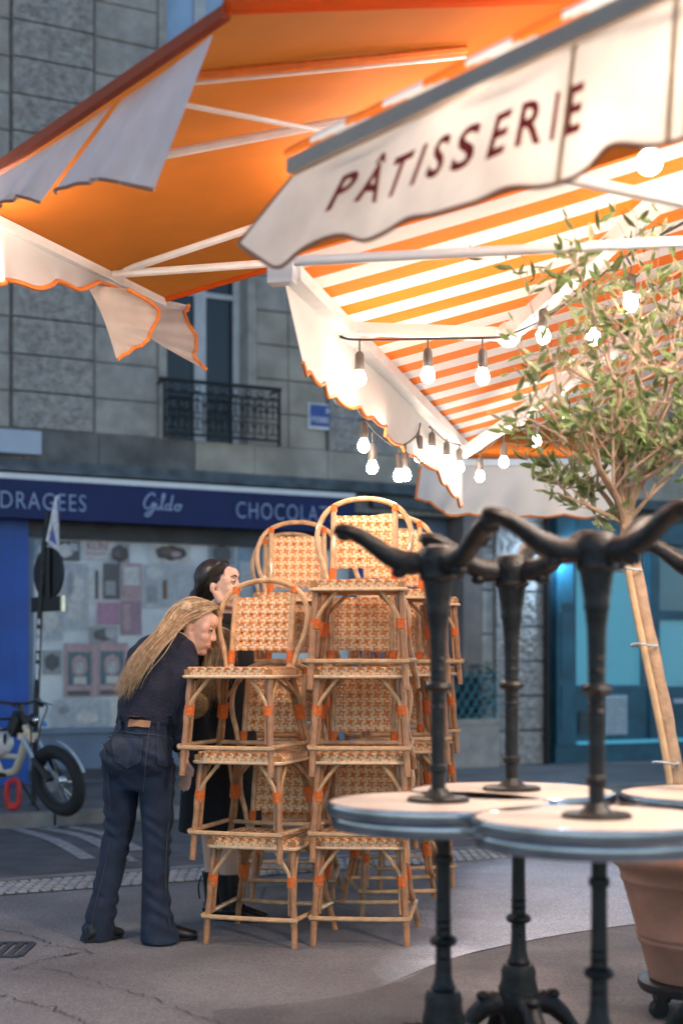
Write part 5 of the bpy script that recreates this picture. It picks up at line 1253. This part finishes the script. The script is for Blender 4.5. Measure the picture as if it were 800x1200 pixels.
# ---- dark haired woman behind
YB2 = 6.68
def Q2(px, py, dy=0.0):
    q = P(px, py, YB2); return V((q.x, q.y + dy, q.z))
dw = thing('person', 'dark haired woman in long black coat and boots looking up, standing behind the chairs', 'person', V((Q2(262, 1075).x, YB2, 0)))
skin = MB(); hc2 = Q2(258, 687, 0)
L2, f2, s2, u2, rot2 = head(skin, hc2, (.94, -.25, .13), -.03, 1.0)
skin.tube([Q2(261, 732, .02), Q2(262, 715, .015), L2(-.03, 0, -.05)], [.062, .056, .058], 12)
fC = V((.88, -.47, 0)); rC = V((-.47, -.88, 0))
for px, dy, s in ((249, .06, 1), (268, -.02, -1)):
    skin.tube([Q2(px, 940, dy), Q2(px, 985, dy), Q2(px + 1, 1015, dy), Q2(px + 1, 1040, dy)], [.062, .058, .050, .045], 12)
hand(skin, Q2(254, 866, -.10), (.3, .2, -1), (.8, -.5, 0), .6, .95); hand(skin, Q2(280, 866, .10), (-.3, -.1, -1), (.8, -.5, 0), .6, .95)
skin.tube([Q2(261, 728, .02), Q2(262, 800, .02), Q2(260, 880, .02)], .05, 10); skin.tube([Q2(260, 870, .02), Q2(249, 945, .06)], .045, 8); skin.tube([Q2(260, 870, .02), Q2(268, 945, -.02)], .045, 8)
for s_ in (1, -1):
    a_ = Q2(262, 750, .02) + V((-.47, -.88, 0)) * .15 * s_; skin.tube([Q2(262, 752, .02), a_, a_ + V((-.05, -.03 * s_, -.28)), Q2(254 if s_ > 0 else 280, 868, -.10 * s_)], .03, 8)
body = blob('body', skin, .005, 'skin_pale', dw, 9)
face_bits(L2, f2, s2, u2, rot2, dw, 1.0, 'brunette')
ct = MB()
def sc2(px, py, dy, hw, hd_): return (Q2(px, py, dy), rC * hw, fC * hd_)
ct.loft([sc2(260, 727, .02, .062, .066), sc2(261, 734, .02, .10, .075), sc2(262, 743, .02, .165, .09), sc2(263, 760, .02, .19, .11), sc2(263, 790, .02, .185, .125), sc2(262, 830, .02, .175, .125), sc2(260, 870, .02, .20, .15), sc2(259, 920, .02, .225, .17), sc2(258, 973, .02, .235, .18)], 22)
for s in (1, -1):
    a0 = Q2(262, 748, .02) + rC * .165 * s; ct.tube(spline([a0, a0 + V((-.05, -.03 * s, -.28)), Q2(248 if s > 0 else 284, 895, -.16 * s)], 10), [.07, .068, .066, .064, .062, .06, .058, .056, .055, .054, .053], 12)
coat = blob('coat', ct, .011, 'coat', dw, 5)
b = MB(); b.loft([(Q2(261, 731, .02), rC * .075, fC * .078), (Q2(262, 722, .02), rC * .07, fC * .072), (Q2(262, 719, .02), rC * .066, fC * .068)], 20); b.build('collar', 'coat', dw, smooth=True)
b = MB(); b.ball(L2(-.026, 0, .046), (.083, .096, .090), 22, 14, rot2); b.ball(L2(-.06, 0, .0), (.07, .066, .075), 18, 12, rot2); b.ball(L2(-.115, 0, -.04), (.045, .045, .05), 14, 10, rot2); blob('hair', b, .006, 'brunette', dw, 3)
gC = [[L2(.045, t * .028, .114), L2(.02, t * .068, .094), L2(-.05, t * .086, .03), L2(-.10, t * .06, -.02), L2(-.125, t * .02, -.045)] for t in (1, .6, .2, -.2, -.6, -1)] + [[L2(.050, t * .070, .050), L2(.01, t * .080, .04), L2(-.04, t * .086, .0), L2(-.09, t * .06, -.035), L2(-.12, t * .02, -.06)] for t in (1, -1)]
hair('hair', gC, 420, 'brunette', dw, .0045, .002, seed=4, nn=10)
for px, dy, px2 in ((247, .06, 284), (266, -.03, 300)):
    hl = G(px - 10, 1079); hl.y = YB2 + dy; hl.z = 0; te = V((hl.x + .235, hl.y - .05, 0))
    o = shoe('boot', hl, te, 'boot', dw, .046, .09)
    b = MB(); c0 = hl + V((.06, -.01, .05)); b.loft([(c0, V((.055, 0, 0)), V((0, .046, 0))), (c0 + V((-.004, 0, .06)), V((.056, 0, 0)), V((0, .048, 0))), (c0 + V((-.010, 0, .13)), V((.058, 0, 0)), V((0, .054, 0))), (c0 + V((-.012, 0, .165)), V((.061, 0, 0)), V((0, .057, 0)))], 18); b.build('shaft', 'boot', o, smooth=True)
    for k in range(5):
        b = MB(); q = c0 + V((.056 - k * .004, -.012, .02 + k * .028)); b.tube([q + V((-.02, -.036, .0)), q + V((.003, -.01, .008)), q + V((.002, .03, .0))], .004, 5); b.build('lace', 'boot', o)
    b = MB(); b.tube(spline([c0 + V((-.07, -.03, .15)), c0 + V((-.085, -.03, .10)), c0 + V((-.08, -.03, .04))], 6), .004, 5); b.build('pull_tab', 'boot', o)
hb_ = thing('handbag', 'small round straw bag hanging between the two women', 'bag', Q2(232, 826, -.28))
b = MB(); b.ball(Q2(232, 824, -.28), (.078, .05, .066), 18, 12); b.build('bag_body', 'straw', hb_, smooth=True)
b = MB(); b.tube(spline([Q2(222, 814, -.28), Q2(228, 770, -.22), Q2(242, 745, -.17), Q2(246, 770, -.22), Q2(241, 814, -.27)], 14), .006, 6); b.build('strap', 'leather_tan', hb_, smooth=True)
